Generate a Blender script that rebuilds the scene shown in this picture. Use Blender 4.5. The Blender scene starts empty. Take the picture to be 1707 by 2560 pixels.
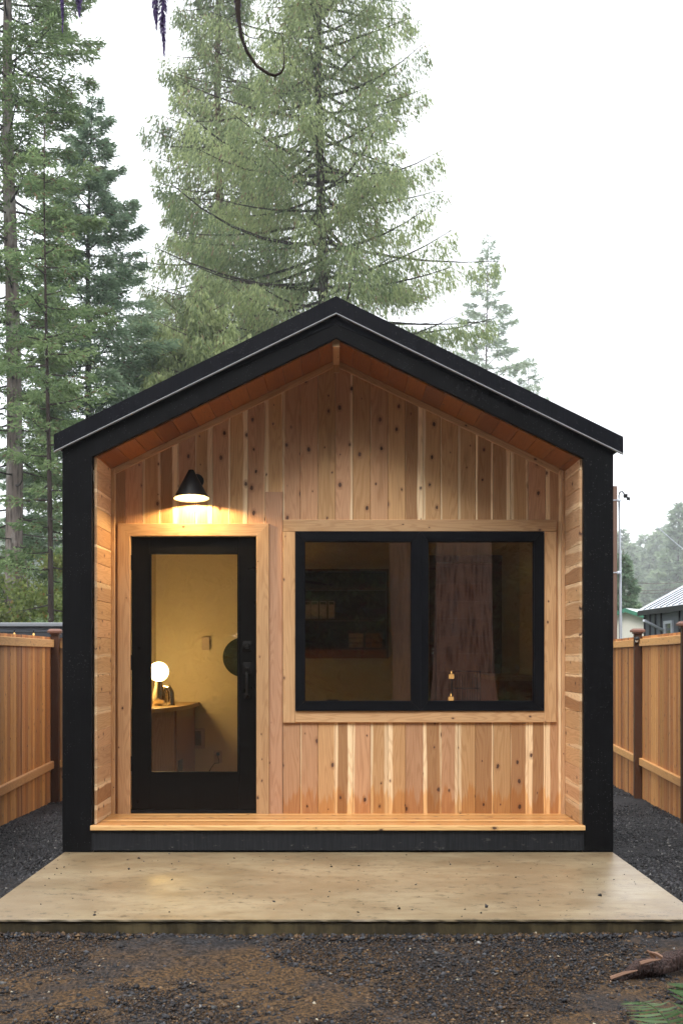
import bpy, bmesh, math, random
import numpy as np
from mathutils import Vector, Matrix, Euler

R = math.radians
random.seed(7)
rs = np.random.RandomState(7)
sc = bpy.context.scene
COL = sc.collection

# ------------------------------------------------------------------ camera
F, CX, HY, EYE = 2800.0, 842.0, 1637.0, 1.346      # focal length in photo pixels, vanishing point, eye height over the slab
cam_d = bpy.data.cameras.new('camera')
cam = bpy.data.objects.new('camera', cam_d); COL.objects.link(cam)
cam.location = (0, 0, EYE); cam.rotation_euler = (R(90), 0, 0)
cam_d.sensor_width = 36; cam_d.sensor_fit = 'AUTO'
cam_d.lens = 36 * F / 2560
cam_d.shift_y = (HY - 1280) / 2560; cam_d.shift_x = (853.5 - CX) / 2560
cam_d.clip_start = 0.05; cam_d.clip_end = 3000
cam_d.dof.use_dof = True; cam_d.dof.focus_distance = 8.0; cam_d.dof.aperture_fstop = 6.3
sc.camera = cam

# ------------------------------------------------------------------ world, sun, exposure
SUN_EL, SUN_AZ = 54, 196
w = bpy.data.worlds.new('World'); sc.world = w; w.use_nodes = True
nt = w.node_tree; nt.nodes.clear()
out = nt.nodes.new('ShaderNodeOutputWorld'); bg = nt.nodes.new('ShaderNodeBackground')
sky = nt.nodes.new('ShaderNodeTexSky'); sky.sky_type = 'NISHITA'; sky.sun_disc = False
sky.sun_elevation = R(SUN_EL); sky.sun_rotation = R(SUN_AZ); sky.dust_density = 3.0
mx = nt.nodes.new('ShaderNodeMix'); mx.data_type = 'RGBA'; mx.inputs['Factor'].default_value = 0.9
mx.inputs['B'].default_value = (9.6, 9.9, 10.3, 1)              # the even white cloud deck
nt.links.new(sky.outputs[0], mx.inputs['A']); nt.links.new(mx.outputs['Result'], bg.inputs[0])
bg.inputs[1].default_value = 0.112
nt.links.new(bg.outputs[0], out.inputs[0])
sd = bpy.data.lights.new('sun', 'SUN'); sd.energy = 1.5; sd.angle = R(20); sd.color = (1, .97, .92)
sun = bpy.data.objects.new('sun', sd); COL.objects.link(sun)
az = R(SUN_AZ)
sun.rotation_euler = (Vector((-math.sin(az) * math.cos(R(SUN_EL)), -math.cos(az) * math.cos(R(SUN_EL)), -math.sin(R(SUN_EL))))).to_track_quat('-Z', 'Y').to_euler()
sun.location = (0, -5, 30)
sc.view_settings.view_transform = 'Standard'; sc.view_settings.look = 'None'
sc.view_settings.exposure = 1.1; sc.view_settings.gamma = 1
sc.cycles.use_denoising = True
sc.cycles.max_bounces = 8; sc.cycles.diffuse_bounces = 4; sc.cycles.glossy_bounces = 3
sc.cycles.transparent_max_bounces = 12; sc.cycles.volume_bounces = 0
sc.cycles.sample_clamp_indirect = 6

# ------------------------------------------------------------------ helpers
def P(px, py, Y):
    return Vector(((px - CX) * Y / F, Y, EYE + (HY - py) * Y / F))
WY = F / 342.0      # front wall plane
PY = F / 367.0      # plane of the black posts

def tag(o, label=None, cat=None, group=None, kind=None):
    if label: o['label'] = label
    if cat: o['category'] = cat
    if group: o['group'] = group
    if kind: o['kind'] = kind
    return o

def thing(name, label, cat, loc=(0, 0, 0), group=None):
    o = bpy.data.objects.new(name, None); COL.objects.link(o)
    o.location = loc; o.empty_display_size = .1
    return tag(o, label, cat, group)

class MB:
    """collects shapes, in world coordinates, for ONE mesh object"""
    def __init__(s): s.v = []; s.f = []; s.uv = []; s.un = []; s.c = []
    def add(s, vs, fs, uv=None, un=None, c=None):
        b = len(s.v); s.v += [tuple(p) for p in vs]
        c = c or (random.random(), random.random(), 0, 0)
        s.c += [c] * len(vs)
        for f in fs:
            s.f.append([b + i for i in f])
            for i in f:
                s.uv.append(uv[i] if uv else (vs[i][0] + vs[i][1], vs[i][2]))
                s.un.append(un[i] if un else (.5, .5))
        return s
    def box(s, x0, x1, y0, y1, z0, z1, ch=0, c=None):
        if ch == 0:
            vs = [(x, y, z) for x in (x0, x1) for y in (y0, y1) for z in (z0, z1)]
            fs = [(0, 1, 3, 2), (4, 6, 7, 5), (0, 4, 5, 1), (2, 3, 7, 6), (0, 2, 6, 4), (1, 5, 7, 3)]
            return s.add(vs, fs, c=c)
        bm = bmesh.new(); bmesh.ops.create_cube(bm, size=1)
        for v in bm.verts: v.co = Vector(((x0 + x1) / 2 + v.co.x * (x1 - x0), (y0 + y1) / 2 + v.co.y * (y1 - y0), (z0 + z1) / 2 + v.co.z * (z1 - z0)))
        bmesh.ops.bevel(bm, geom=bm.edges[:], offset=ch, segments=2, affect='EDGES', profile=.5)
        bm.verts.ensure_lookup_table()
        vs = [v.co.copy() for v in bm.verts]; fs = [[v.index for v in f.verts] for f in bm.faces]
        bm.free(); return s.add(vs, fs, c=c)
    def board(s, O, A, L, w, ln, t, N=None, ch=.003, e0=None, e1=None, sap=True, c=None, u0=None):
        """a plank: O corner, A across, L along, thickness along N; e0/e1 give the end offsets as a function of the across distance"""
        O, A, L = Vector(O), Vector(A).normalized(), Vector(L).normalized()
        N = Vector(N).normalized() if N is not None else A.cross(L)
        prof = [(0, 0), (0, t - ch), (ch, t), (w - ch, t), (w, t - ch), (w, 0)]
        us = [-t, -ch, ch, w - ch, w + ch, w + t]
        e0 = e0 or (lambda a: 0.0); e1 = e1 or (lambda a: ln)
        if c is None:
            sl = random.uniform(-.05, .24) if (sap and random.random() < .55) else -.5
            sr = random.uniform(-.05, .30) if (sap and random.random() < .45) else -.5
            c = (random.random(), random.random(), sl * .5 + .5, sr * .5 + .5)
        vs = []; uv = []; un = []
        for k, e in ((0, e0), (1, e1)):
            for (a, n), u in zip(prof, us):
                p = O + A * a + N * n + L * e(a)
                vs.append(p); uv.append((u, e(a))); un.append((a / w, k))
        n = 6; fs = [(i, (i + 1) % n, n + (i + 1) % n, n + i) for i in range(n)]
        fs += [tuple(range(n - 1, -1, -1)), tuple(range(n, 2 * n))]
        return s.add(vs, fs, uv, un, c)
    def tube(s, path, rad, n=8, c=None, cap=True):
        pts = [Vector(p) for p in path]; vs = []; uv = []
        m = len(pts); rad = rad if hasattr(rad, '__len__') else [rad] * m
        t0 = (pts[1] - pts[0]).normalized()
        x = t0.orthogonal().normalized(); d = 0
        for i, p in enumerate(pts):
            t = (pts[min(i + 1, m - 1)] - pts[max(i - 1, 0)]).normalized()
            x = (x - t * x.dot(t)).normalized(); y = t.cross(x)
            if i: d += (p - pts[i - 1]).length
            for k in range(n):
                a = 2 * math.pi * k / n
                vs.append(p + (x * math.cos(a) + y * math.sin(a)) * rad[i]); uv.append((a * rad[0], d))
        fs = [(i * n + k, i * n + (k + 1) % n, (i + 1) * n + (k + 1) % n, (i + 1) * n + k) for i in range(m - 1) for k in range(n)]
        if cap: fs += [tuple(range(n - 1, -1, -1)), tuple(range((m - 1) * n, m * n))]
        return s.add(vs, fs, uv, None, c)
    def lathe(s, prof, n=32, M=None, c=None):
        """profile of (r, z) turned about z, placed by matrix M"""
        M = M or Matrix(); vs = []; m = len(prof)
        for r, z in prof:
            for k in range(n):
                a = 2 * math.pi * k / n
                vs.append(M @ Vector((max(r, 1e-5) * math.cos(a), max(r, 1e-5) * math.sin(a), z)))
        fs = [(i * n + k, i * n + (k + 1) % n, (i + 1) * n + (k + 1) % n, (i + 1) * n + k) for i in range(m - 1) for k in range(n)]
        return s.add(vs, fs, None, None, c)
    def prism(s, poly, y0, y1, c=None):
        """polygon of (x, z) pushed from y0 to y1"""
        n = len(poly)
        vs = [(x, y0, z) for x, z in poly] + [(x, y1, z) for x, z in poly]
        fs = [tuple(range(n)), tuple(range(2 * n - 1, n - 1, -1))] + [(i, i + n, (i + 1) % n + n, (i + 1) % n) for i in range(n)]
        return s.add(vs, fs, None, None, c)
    def build(s, name, mat, parent=None, origin=None, smooth=False, ang=40):
        off = Vector(origin) if origin is not None else (Vector(parent_loc(parent)) if parent else Vector((0, 0, 0)))
        me = bpy.data.meshes.new(name)
        me.from_pydata([(x - off.x, y - off.y, z - off.z) for x, y, z in s.v], [], s.f)
        u = me.uv_layers.new(name='UVMap'); u.data.foreach_set('uv', np.array(s.uv, dtype=np.float32).ravel())
        u = me.uv_layers.new(name='UN'); u.data.foreach_set('uv', np.array(s.un, dtype=np.float32).ravel())
        ca = me.color_attributes.new('brd', 'FLOAT_COLOR', 'POINT'); ca.data.foreach_set('color', np.array(s.c, dtype=np.float32).ravel())
        bm = bmesh.new(); bm.from_mesh(me); bmesh.ops.recalc_face_normals(bm, faces=bm.faces); bm.to_mesh(me); bm.free()
        if smooth:
            me.polygons.foreach_set('use_smooth', [True] * len(me.polygons))
            try: me.set_sharp_from_angle(angle=R(ang))
            except Exception: pass
        me.materials.append(mat)
        o = bpy.data.objects.new(name, me); COL.objects.link(o)
        if parent: o.parent = parent
        elif origin is not None: o.location = origin
        return o

def parent_loc(p):
    v = Vector((0, 0, 0))
    while p is not None: v = v + p.location; p = p.parent
    return v

def np_mesh(name, V, Fq, mat, tint=None, parent=None, smooth=False):
    """big vertex arrays straight into a mesh"""
    V = np.ascontiguousarray(V, dtype=np.float32); Fq = np.ascontiguousarray(Fq, dtype=np.int32)
    me = bpy.data.meshes.new(name); n, k = Fq.shape
    me.vertices.add(len(V)); me.vertices.foreach_set('co', V.ravel())
    me.loops.add(n * k); me.loops.foreach_set('vertex_index', Fq.ravel())
    me.polygons.add(n); me.polygons.foreach_set('loop_start', np.arange(0, n * k, k, dtype=np.int32))
    try: me.polygons.foreach_set('loop_total', np.full(n, k, dtype=np.int32))
    except Exception: pass
    if smooth: me.polygons.foreach_set('use_smooth', np.ones(n, dtype=bool))
    me.update(calc_edges=True)
    if tint is not None:
        ca = me.color_attributes.new('tint', 'FLOAT_COLOR', 'POINT')
        c = np.ones((len(V), 4), dtype=np.float32); c[:, :tint.shape[1]] = tint; ca.data.foreach_set('color', c.ravel())
    me.materials.append(mat)
    o = bpy.data.objects.new(name, me); COL.objects.link(o)
    if parent: o.parent = parent
    return o

# ------------------------------------------------------------------ materials
def newmat(name):
    m = bpy.data.materials.new(name); m.use_nodes = True
    nt = m.node_tree; nt.nodes.clear()
    def n(t, **kw):
        d = nt.nodes.new('ShaderNode' + t)
        for k, v in kw.items():
            if k.startswith('_'): setattr(d, k[1:], v); continue
            key = int(k[1:]) if (k[0] == 'i' and k[1:].isdigit()) else k.replace('__', ' ')
            s = d.inputs[key]
            if isinstance(v, bpy.types.NodeSocket): nt.links.new(v, s)
            else: s.default_value = v
        return d
    return m, nt, n
def math_(n, op, a, b=0.0, c=0.0, clamp=False):
    d = n('Math', _operation=op, _use_clamp=clamp, i0=a, i1=b); 
    if not isinstance(c, float) or c: 
        d.inputs[2].default_value = c
    return d.outputs[0]
def mix_(n, f, a, b, mode='MIX'):
    d = n('Mix', _data_type='RGBA', _blend_type=mode)
    nt = d.id_data
    for i, v in ((0, f), (6, a), (7, b)):
        if isinstance(v, bpy.types.NodeSocket): nt.links.new(v, d.inputs[i])
        else: d.inputs[i].default_value = v if i == 0 else (tuple(v) + (1,) if len(v) == 3 else v)
    return d.outputs[2]
def smooth_(n, x, lo, hi, o0=0.0, o1=1.0):
    d = n('MapRange', _interpolation_type='SMOOTHSTEP', Value=x)
    nt = d.id_data
    for i, v in ((1, lo), (2, hi), (3, o0), (4, o1)):
        if isinstance(v, bpy.types.NodeSocket): nt.links.new(v, d.inputs[i])
        else: d.inputs[i].default_value = v
    return d.outputs[0]
def noise_(n, vec, scale, detail=3.0, rough=.55):
    return n('TexNoise', Vector=vec, Scale=scale, Detail=detail, Roughness=rough).outputs['Fac']
def vmul(n, v, s):
    return n('VectorMath', _operation='MULTIPLY', i0=v, i1=s).outputs[0]
def principled(n, nt, col, rough=.5, spec=.5, metal=0.0, bump=None, bstr=.2, bdist=.01, coat=0.0, **kw):
    p = n('BsdfPrincipled', Roughness=rough, Metallic=metal)
    if isinstance(col, bpy.types.NodeSocket): nt.links.new(col, p.inputs['Base Color'])
    else: p.inputs['Base Color'].default_value = tuple(col) + (1,)
    p.inputs['Specular IOR Level'].default_value = spec
    if coat: p.inputs['Coat Weight'].default_value = coat; p.inputs['Coat Roughness'].default_value = .15
    if bump is not None:
        b = n('Bump', Strength=bstr, Distance=bdist, Height=bump); nt.links.new(b.outputs[0], p.inputs['Normal'])
    o = n('OutputMaterial', Surface=p.outputs[0]); return p

def wood(name, heart=(.59, .36, .175), pink=(.56, .325, .185), brown=(.34, .19, .09), sapc=(.82, .63, .40),
         knots=.5, rough=.55, damp=None, sapamt=1.0, bright=1.0, knotr=1.0, spec=.35, wander=.22, vary=.16):
    m, nt, n = newmat(name)
    uv = n('UVMap', _uv_map='UVMap').outputs[0]; un = n('UVMap', _uv_map='UN').outputs[0]
    at = n('Attribute', _attribute_name='brd'); rc = n('SeparateColor', Color=at.outputs['Color'])
    r, g, sl, sr = rc.outputs[0], rc.outputs[1], rc.outputs[2], at.outputs['Alpha']
    off = n('CombineXYZ', X=math_(n, 'MULTIPLY', r, 31.7), Y=math_(n, 'MULTIPLY', g, 57.3), Z=math_(n, 'MULTIPLY', r, 11.0)).outputs[0]
    q = n('VectorMath', _operation='ADD', i0=uv, i1=off).outputs[0]
    # knots
    KS = 6.8
    vo = n('TexVoronoi', _voronoi_dimensions='2D', Vector=vmul(n, q, (1.25, .8, 1)), Scale=KS, Randomness=.95)
    vc = n('SeparateColor', Color=vo.outputs['Color'])
    dist = math_(n, 'DIVIDE', vo.outputs['Distance'], KS)
    wob = noise_(n, q, 70.0, 2)
    dist = math_(n, 'ADD', dist, math_(n, 'MULTIPLY', math_(n, 'SUBTRACT', wob, .5), .012))
    on = math_(n, 'LESS_THAN', vc.outputs[0], knots)
    kr = math_(n, 'MULTIPLY', smooth_(n, vc.outputs[1], 0.0, 1.0, .0035, .0140), knotr)
    kd = math_(n, 'DIVIDE', dist, kr)
    core = math_(n, 'MULTIPLY', smooth_(n, kd, .75, 1.1, 1.0, 0.0), on)
    halo = math_(n, 'MULTIPLY', smooth_(n, kd, .8, 2.6, 1.0, 0.0), on)
    ring = math_(n, 'MULTIPLY', halo, math_(n, 'SINE', math_(n, 'MULTIPLY', kd, 9.0)))
    # growth rings as contour lines of a long stretched field that swells round the knots
    fld = noise_(n, vmul(n, q, (9.0, .75, 1)), 1.0, 2, .45)
    fld = math_(n, 'ADD', fld, math_(n, 'MULTIPLY', halo, .10))
    sat = n('SeparateXYZ', Vector=q)
    ph = math_(n, 'ADD', math_(n, 'MULTIPLY', fld, 20.0), math_(n, 'MULTIPLY', sat.outputs[0], 16.0))
    rg = math_(n, 'SINE', math_(n, 'MULTIPLY', ph, 6.283))
    rg = smooth_(n, rg, -.2, 1.0)
    fine = noise_(n, vmul(n, q, (260.0, 6.0, 1)), 1.0, 3, .6)
    broad = noise_(n, vmul(n, q, (12.0, 1.3, 1)), 1.0, 3, .6)
    # per board colour
    c1 = mix_(n, smooth_(n, r, .25, .75), heart, pink)
    c1 = mix_(n, smooth_(n, g, .72, .95), c1, brown)
    c1 = mix_(n, smooth_(n, broad, .55, .80, 0.0, .6), c1, brown)
    s = n('SeparateXYZ', Vector=un).outputs[0]
    wav = math_(n, 'MULTIPLY', math_(n, 'SUBTRACT', noise_(n, vmul(n, q, (3.0, 1.6, 1)), 1.0, 2), .5), wander)
    sx = math_(n, 'ADD', s, wav)
    lim = math_(n, 'SUBTRACT', math_(n, 'MULTIPLY', sl, 2.0), 1.0)
    lim2 = math_(n, 'SUBTRACT', 1.0, math_(n, 'SUBTRACT', math_(n, 'MULTIPLY', sr, 2.0), 1.0))
    has = math_(n, 'GREATER_THAN', sl, .3); has2 = math_(n, 'GREATER_THAN', sr, .3)
    a = math_(n, 'MULTIPLY', smooth_(n, math_(n, 'SUBTRACT', sx, lim), -.03, .05, 1.0, 0.0), has)
    b = math_(n, 'MULTIPLY', smooth_(n, math_(n, 'SUBTRACT', sx, lim2), -.05, .03, 0.0, 1.0), has2)
    sp = math_(n, 'MULTIPLY', math_(n, 'MAXIMUM', a, b), sapamt)
    c1 = mix_(n, sp, c1, sapc)
    c1 = mix_(n, math_(n, 'MULTIPLY', rg, .34), c1, mix_(n, 1.0, c1, (.62, .48, .38), 'MULTIPLY'))
    c1 = mix_(n, smooth_(n, fine, .35, .75, 0.0, .30), c1, mix_(n, 1.0, c1, (.70, .60, .50), 'MULTIPLY'))
    c1 = mix_(n, math_(n, 'MULTIPLY', math_(n, 'ABSOLUTE', ring), .35), c1, (.20, .09, .05))
    c1 = mix_(n, math_(n, 'MULTIPLY', halo, .35), c1, (.27, .12, .06))
    kc = mix_(n, vc.outputs[2], (.11, .05, .035), (.03, .016, .014))
    c1 = mix_(n, math_(n, 'MULTIPLY', core, .92), c1, kc)
    if damp:      # rain splash soaked up from the deck: a ragged darker, more orange foot
        z = n('SeparateXYZ', Vector=n('NewGeometry').outputs['Position']).outputs[2]
        hgt = math_(n, 'ADD', math_(n, 'MULTIPLY', noise_(n, vmul(n, q, (16.0, .3, 1)), 1.0, 3, .7), damp[1]), damp[0] - damp[1] * .25)
        dm = smooth_(n, math_(n, 'SUBTRACT', z, hgt), -.02, .03, .8, 0.0)
        c1 = mix_(n, dm, c1, mix_(n, 1.0, c1, (.92, .70, .44), 'MULTIPLY'))
    c1 = n('HueSaturation', Value=math_(n, 'ADD', math_(n, 'MULTIPLY', g, vary * 2), bright - vary), Color=c1).outputs[0]
    h = math_(n, 'ADD', math_(n, 'MULTIPLY', fine, .5), math_(n, 'MULTIPLY', core, -.6))
    principled(n, nt, c1, rough, spec, bump=h, bstr=.25, bdist=.002)
    return m

def black_paint(name, col=(.0035, .0037, .0045), rough=.55, drops=False, worn=None, spec=.10):
    m, nt, n = newmat(name)
    pos = n('NewGeometry').outputs['Position']
    g1 = noise_(n, vmul(n, pos, (120, 120, 5)), 1.0, 3)
    c = mix_(n, smooth_(n, g1, .3, .8), col, tuple(x * 1.7 for x in col))
    rr = math_(n, 'ADD', math_(n, 'MULTIPLY', noise_(n, pos, 6.0, 4), .3), rough - .15)
    h = math_(n, 'MULTIPLY', g1, .6)
    if drops:
        v = n('TexVoronoi', Vector=pos, Scale=85.0)
        dens = smooth_(n, noise_(n, pos, 4.5, 3), .42, .62, 0.0, .55)
        d = math_(n, 'MULTIPLY', smooth_(n, v.outputs['Distance'], .10, .26, 1.0, 0.0), math_(n, 'LESS_THAN', n('SeparateColor', Color=v.outputs['Color']).outputs[0], dens))
        rr = math_(n, 'SUBTRACT', rr, math_(n, 'MULTIPLY', d, .4), clamp=True)
        h = math_(n, 'ADD', h, math_(n, 'MULTIPLY', d, 6.0))
        c = mix_(n, math_(n, 'MULTIPLY', d, .16), c, (.5, .52, .55))
    if worn:
        z = n('SeparateXYZ', Vector=pos).outputs[2]
        w1 = math_(n, 'MULTIPLY', smooth_(n, z, worn[0], worn[1], 1.0, 0.0), smooth_(n, noise_(n, vmul(n, pos, (1, 1, 2)), 14.0, 6, .7), .60, .72))
        w2 = smooth_(n, noise_(n, vmul(n, pos, (1, 1, 1.5)), 60.0, 5, .8), .68, .78, 0.0, .35)
        c = mix_(n, math_(n, 'MAXIMUM', math_(n, 'MULTIPLY', w1, .45), math_(n, 'MULTIPLY', w2, .35)), c, (.36, .35, .32))
    principled(n, nt, c, rr, spec, bump=h, bstr=.3, bdist=.002)
    return m

def plain(name, col, rough=.5, metal=0.0, spec=.5, bump_scale=None, var=.12, bstr=.2):
    m, nt, n = newmat(name)
    pos = n('TexCoord').outputs['Object']
    f = noise_(n, pos, bump_scale or 14.0, 4)
    c = mix_(n, f, tuple(x * (1 - var) for x in col), tuple(min(1, x * (1 + var)) for x in col))
    principled(n, nt, c, rough, spec, metal, bump=f, bstr=bstr, bdist=.002)
    return m

def emit(name, col, strength):
    m, nt, n = newmat(name)
    e = n('Emission', Color=tuple(col) + (1,), Strength=strength); n('OutputMaterial', Surface=e.outputs[0]); return m

def glass(name, tint=(.86, .87, .84), base=.045):
    m, nt, n = newmat(name)
    lw = n('LayerWeight', Blend=.5)
    f = math_(n, 'ADD', math_(n, 'MULTIPLY', math_(n, 'POWER', lw.outputs['Facing'], 5.0), .9), base)
    t = n('BsdfTransparent', Color=tuple(tint) + (1,)); g = n('BsdfGlossy', Color=(1, 1, 1, 1), Roughness=.004)
    x = n('MixShader', i0=f, i1=t.outputs[0], i2=g.outputs[0]); n('OutputMaterial', Surface=x.outputs[0]); return m

def foliage(name, cols, trans=.35, gain=1.0):
    """cols: dark, mid, light, dead; the tint attribute carries where a spray lies in the mix"""
    m, nt, n = newmat(name)
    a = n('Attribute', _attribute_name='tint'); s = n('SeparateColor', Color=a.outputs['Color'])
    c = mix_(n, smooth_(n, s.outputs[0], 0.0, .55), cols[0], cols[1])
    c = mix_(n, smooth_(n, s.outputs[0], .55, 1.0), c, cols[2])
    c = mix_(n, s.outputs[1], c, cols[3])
    d = n('BsdfPrincipled', Roughness=.55); nt.links.new(c, d.inputs['Base Color']); d.inputs['Specular IOR Level'].default_value = .25
    t = n('BsdfTranslucent', Color=n('HueSaturation', Value=1.35, Color=c).outputs[0])
    x = n('MixShader', i0=trans, i1=d.outputs[0], i2=t.outputs[0]); n('OutputMaterial', Surface=x.outputs[0]); return m

def bark(name, c0, c1, c2, scale=1.0, rough=.9):
    m, nt, n = newmat(name)
    p = n('TexCoord').outputs['Object']
    q = vmul(n, p, (9 * scale, 9 * scale, 1.5 * scale))
    v = n('TexVoronoi', Vector=q, Scale=1.6); f = noise_(n, q, 1.5, 6, .7); lich = noise_(n, vmul(n, p, (1, 1, .5)), 2.2, 5, .7)
    c = mix_(n, smooth_(n, math_(n, 'ADD', math_(n, 'MULTIPLY', v.outputs['Distance'], .7), math_(n, 'MULTIPLY', f, .5)), .25, .75), c1, c0)
    c = mix_(n, smooth_(n, lich, .5, .68, 0.0, .75), c, c2)
    h = math_(n, 'SUBTRACT', f, v.outputs['Distance'])
    principled(n, nt, c, rough, .2, bump=h, bstr=.8, bdist=.03)
    return m

M = {}
M['siding'] = wood('cedar_siding', damp=(.20, .50), knots=.60, knotr=1.05)
M['sidewall'] = wood('cedar_side_boards', heart=(.62, .40, .215), pink=(.60, .375, .215), brown=(.36, .20, .10), sapc=(.80,.60,.38), knots=.6, wander=.6)
M['trim'] = wood('cedar_trim', heart=(.58, .37, .195), pink=(.57, .355, .195), brown=(.42, .23, .11), knots=.6, knotr=.6, sapamt=.25)
M['flatboard'] = wood('cedar_flat_board', heart=(.50, .30, .18), pink=(.50, .29, .18), brown=(.38, .2, .11), knots=.22, knotr=.6, sapamt=0.0)
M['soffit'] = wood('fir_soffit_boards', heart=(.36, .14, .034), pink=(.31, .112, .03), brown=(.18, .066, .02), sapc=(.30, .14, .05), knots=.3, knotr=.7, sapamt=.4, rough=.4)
M['deck'] = wood('oiled_deck_boards', heart=(.60, .32, .11), pink=(.56, .28, .10), brown=(.34, .15, .045), sapc=(.78, .50, .22), knots=.8, knotr=1.0, vary=.2, rough=.34, spec=.5)
M['fence'] = wood('stained_fence_boards', vary=.3, wander=.4, heart=(.60, .285, .085), pink=(.46, .18, .055), brown=(.19, .072, .022), sapc=(.60, .33, .15), knots=.5, knotr=.9, rough=.6, sapamt=.8)
M['rail'] = wood('stained_fence_rails', heart=(.66, .36, .13), pink=(.60, .31, .11), brown=(.34, .15, .06), sapc=(.56, .31, .15), knots=.5, knotr=.6, rough=.6, sapamt=.5)
M['fpost'] = wood('dark_fence_posts', heart=(.075, .030, .013), pink=(.07, .027, .012), brown=(.04, .017, .009), knots=.3, knotr=.6, rough=.55, sapamt=0.0)
M['cap'] = plain('redwood_cap', (.17, .075, .05), .5)
M['black'] = black_paint('black_painted_timber', drops=True)
M['band'] = black_paint('black_roof_metal', col=(.005, .0055, .0085), rough=.5, drops=True, spec=.12)
M['kick'] = black_paint('worn_black_board', col=(.014, .0155, .019), rough=.6, worn=(.02, .13), spec=.15)
M['door'] = black_paint('black_door_paint', col=(.0038, .0036, .0036), rough=.32, spec=.16)
M['frame'] = black_paint('black_window_vinyl', col=(.0028, .0033, .005), rough=.45, spec=.12)
M['drip'] = plain('galvanised_drip_edge', (.45, .47, .50), .35, .2)
M['bmetal'] = plain('black_metal', (.006, .006, .0065), .38, .0, spec=.3)
M['matte'] = plain('matte_black', (.005, .005, .006), .6, spec=.2)
M['white'] = plain('white_enamel', (.8, .76, .66), .5)
M['lining'] = plain('cream_shade_lining', (.16, .14, .10), .7, spec=.1)
M['plaster'] = plain('cream_plaster', (.76, .68, .52), .85, spec=.2, var=.05, bump_scale=5.0)
M['plastic'] = plain('cream_plastic', (.56, .45, .40), .5, var=.03)
M['grille'] = plain('brown_grille', (.08, .05, .035), .5)
M['chrome'] = plain('mirror_chrome', (.82, .78, .70), .06, 1.0, var=.01, bstr=0.0)
M['tablew'] = wood('oak_table', heart=(.60, .40, .2), pink=(.58, .38, .2), brown=(.5, .32, .16), knots=.0, sapamt=0.0, rough=.4)
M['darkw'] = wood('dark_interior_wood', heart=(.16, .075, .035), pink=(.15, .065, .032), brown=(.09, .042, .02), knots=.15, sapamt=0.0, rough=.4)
M['glassd'] = glass('door_glass', (.97, .96, .93), .08)
M['glassw'] = glass('window_glass', (.66, .63, .58), .13)
M['globe'] = emit('lit_globe', (1, .68, .25), 20)
M['bulb'] = emit('lit_bulb', (1, .80, .50), 3.0)
M['candle'] = emit('lit_candle', (1, .58, .20), .8)
M['flame'] = emit('flame', (1, .6, .2), 2.2)
M['disc'] = plain('painted_mirror_reflection', (.022, .026, .012), .6, spec=.2)  # the mirror's dark reflection is put into a matte green colour

def concrete():
    m, nt, n = newmat('patio_concrete')
    p = n('NewGeometry').outputs['Position']
    a = noise_(n, vmul(n, p, (1, 1.6, 1)), 1.4, 5, .6); b = noise_(n, vmul(n, p, (1, 2.4, 1)), 6.0, 6, .7)
    s = noise_(n, vmul(n, p, (13, 15, 6)), 1.0, 8, .80); s2 = noise_(n, vmul(n, p, (1.3, 1.6, 1)), 1.9, 4)
    c = mix_(n, smooth_(n, a, .35, .68), (.215, .155, .088), (.315, .25, .155))
    c = mix_(n, smooth_(n, b, .46, .62, 0.0, .55), c, (.215, .155, .09))
    st = math_(n, 'MULTIPLY', smooth_(n, s, .54, .60), smooth_(n, s2, .40, .58, .18, .85))
    c = mix_(n, st, c, (.085, .066, .04))
    v = n('TexVoronoi', Vector=p, Scale=9.0); pit = math_(n, 'MULTIPLY', smooth_(n, v.outputs['Distance'], .03, .06, 1.0, 0.0), math_(n, 'LESS_THAN', n('SeparateColor', Color=v.outputs['Color']).outputs[0], .35))
    c = mix_(n, math_(n, 'MULTIPLY', pit, .8), c, (.05, .045, .04))
    rr = smooth_(n, noise_(n, p, 2.2, 4, .6), .3, .7, .30, .44)
    h = math_(n, 'ADD', math_(n, 'MULTIPLY', noise_(n, p, 90.0, 4), .4), math_(n, 'MULTIPLY', a, 2.0))
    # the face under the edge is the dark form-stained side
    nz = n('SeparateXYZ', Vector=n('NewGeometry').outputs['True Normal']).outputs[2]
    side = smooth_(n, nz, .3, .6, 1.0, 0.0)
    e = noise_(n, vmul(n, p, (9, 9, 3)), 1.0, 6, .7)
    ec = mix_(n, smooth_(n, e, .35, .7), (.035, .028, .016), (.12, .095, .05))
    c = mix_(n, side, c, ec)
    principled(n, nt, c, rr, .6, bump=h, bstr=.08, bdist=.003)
    return m
M['concrete'] = concrete()

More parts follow.
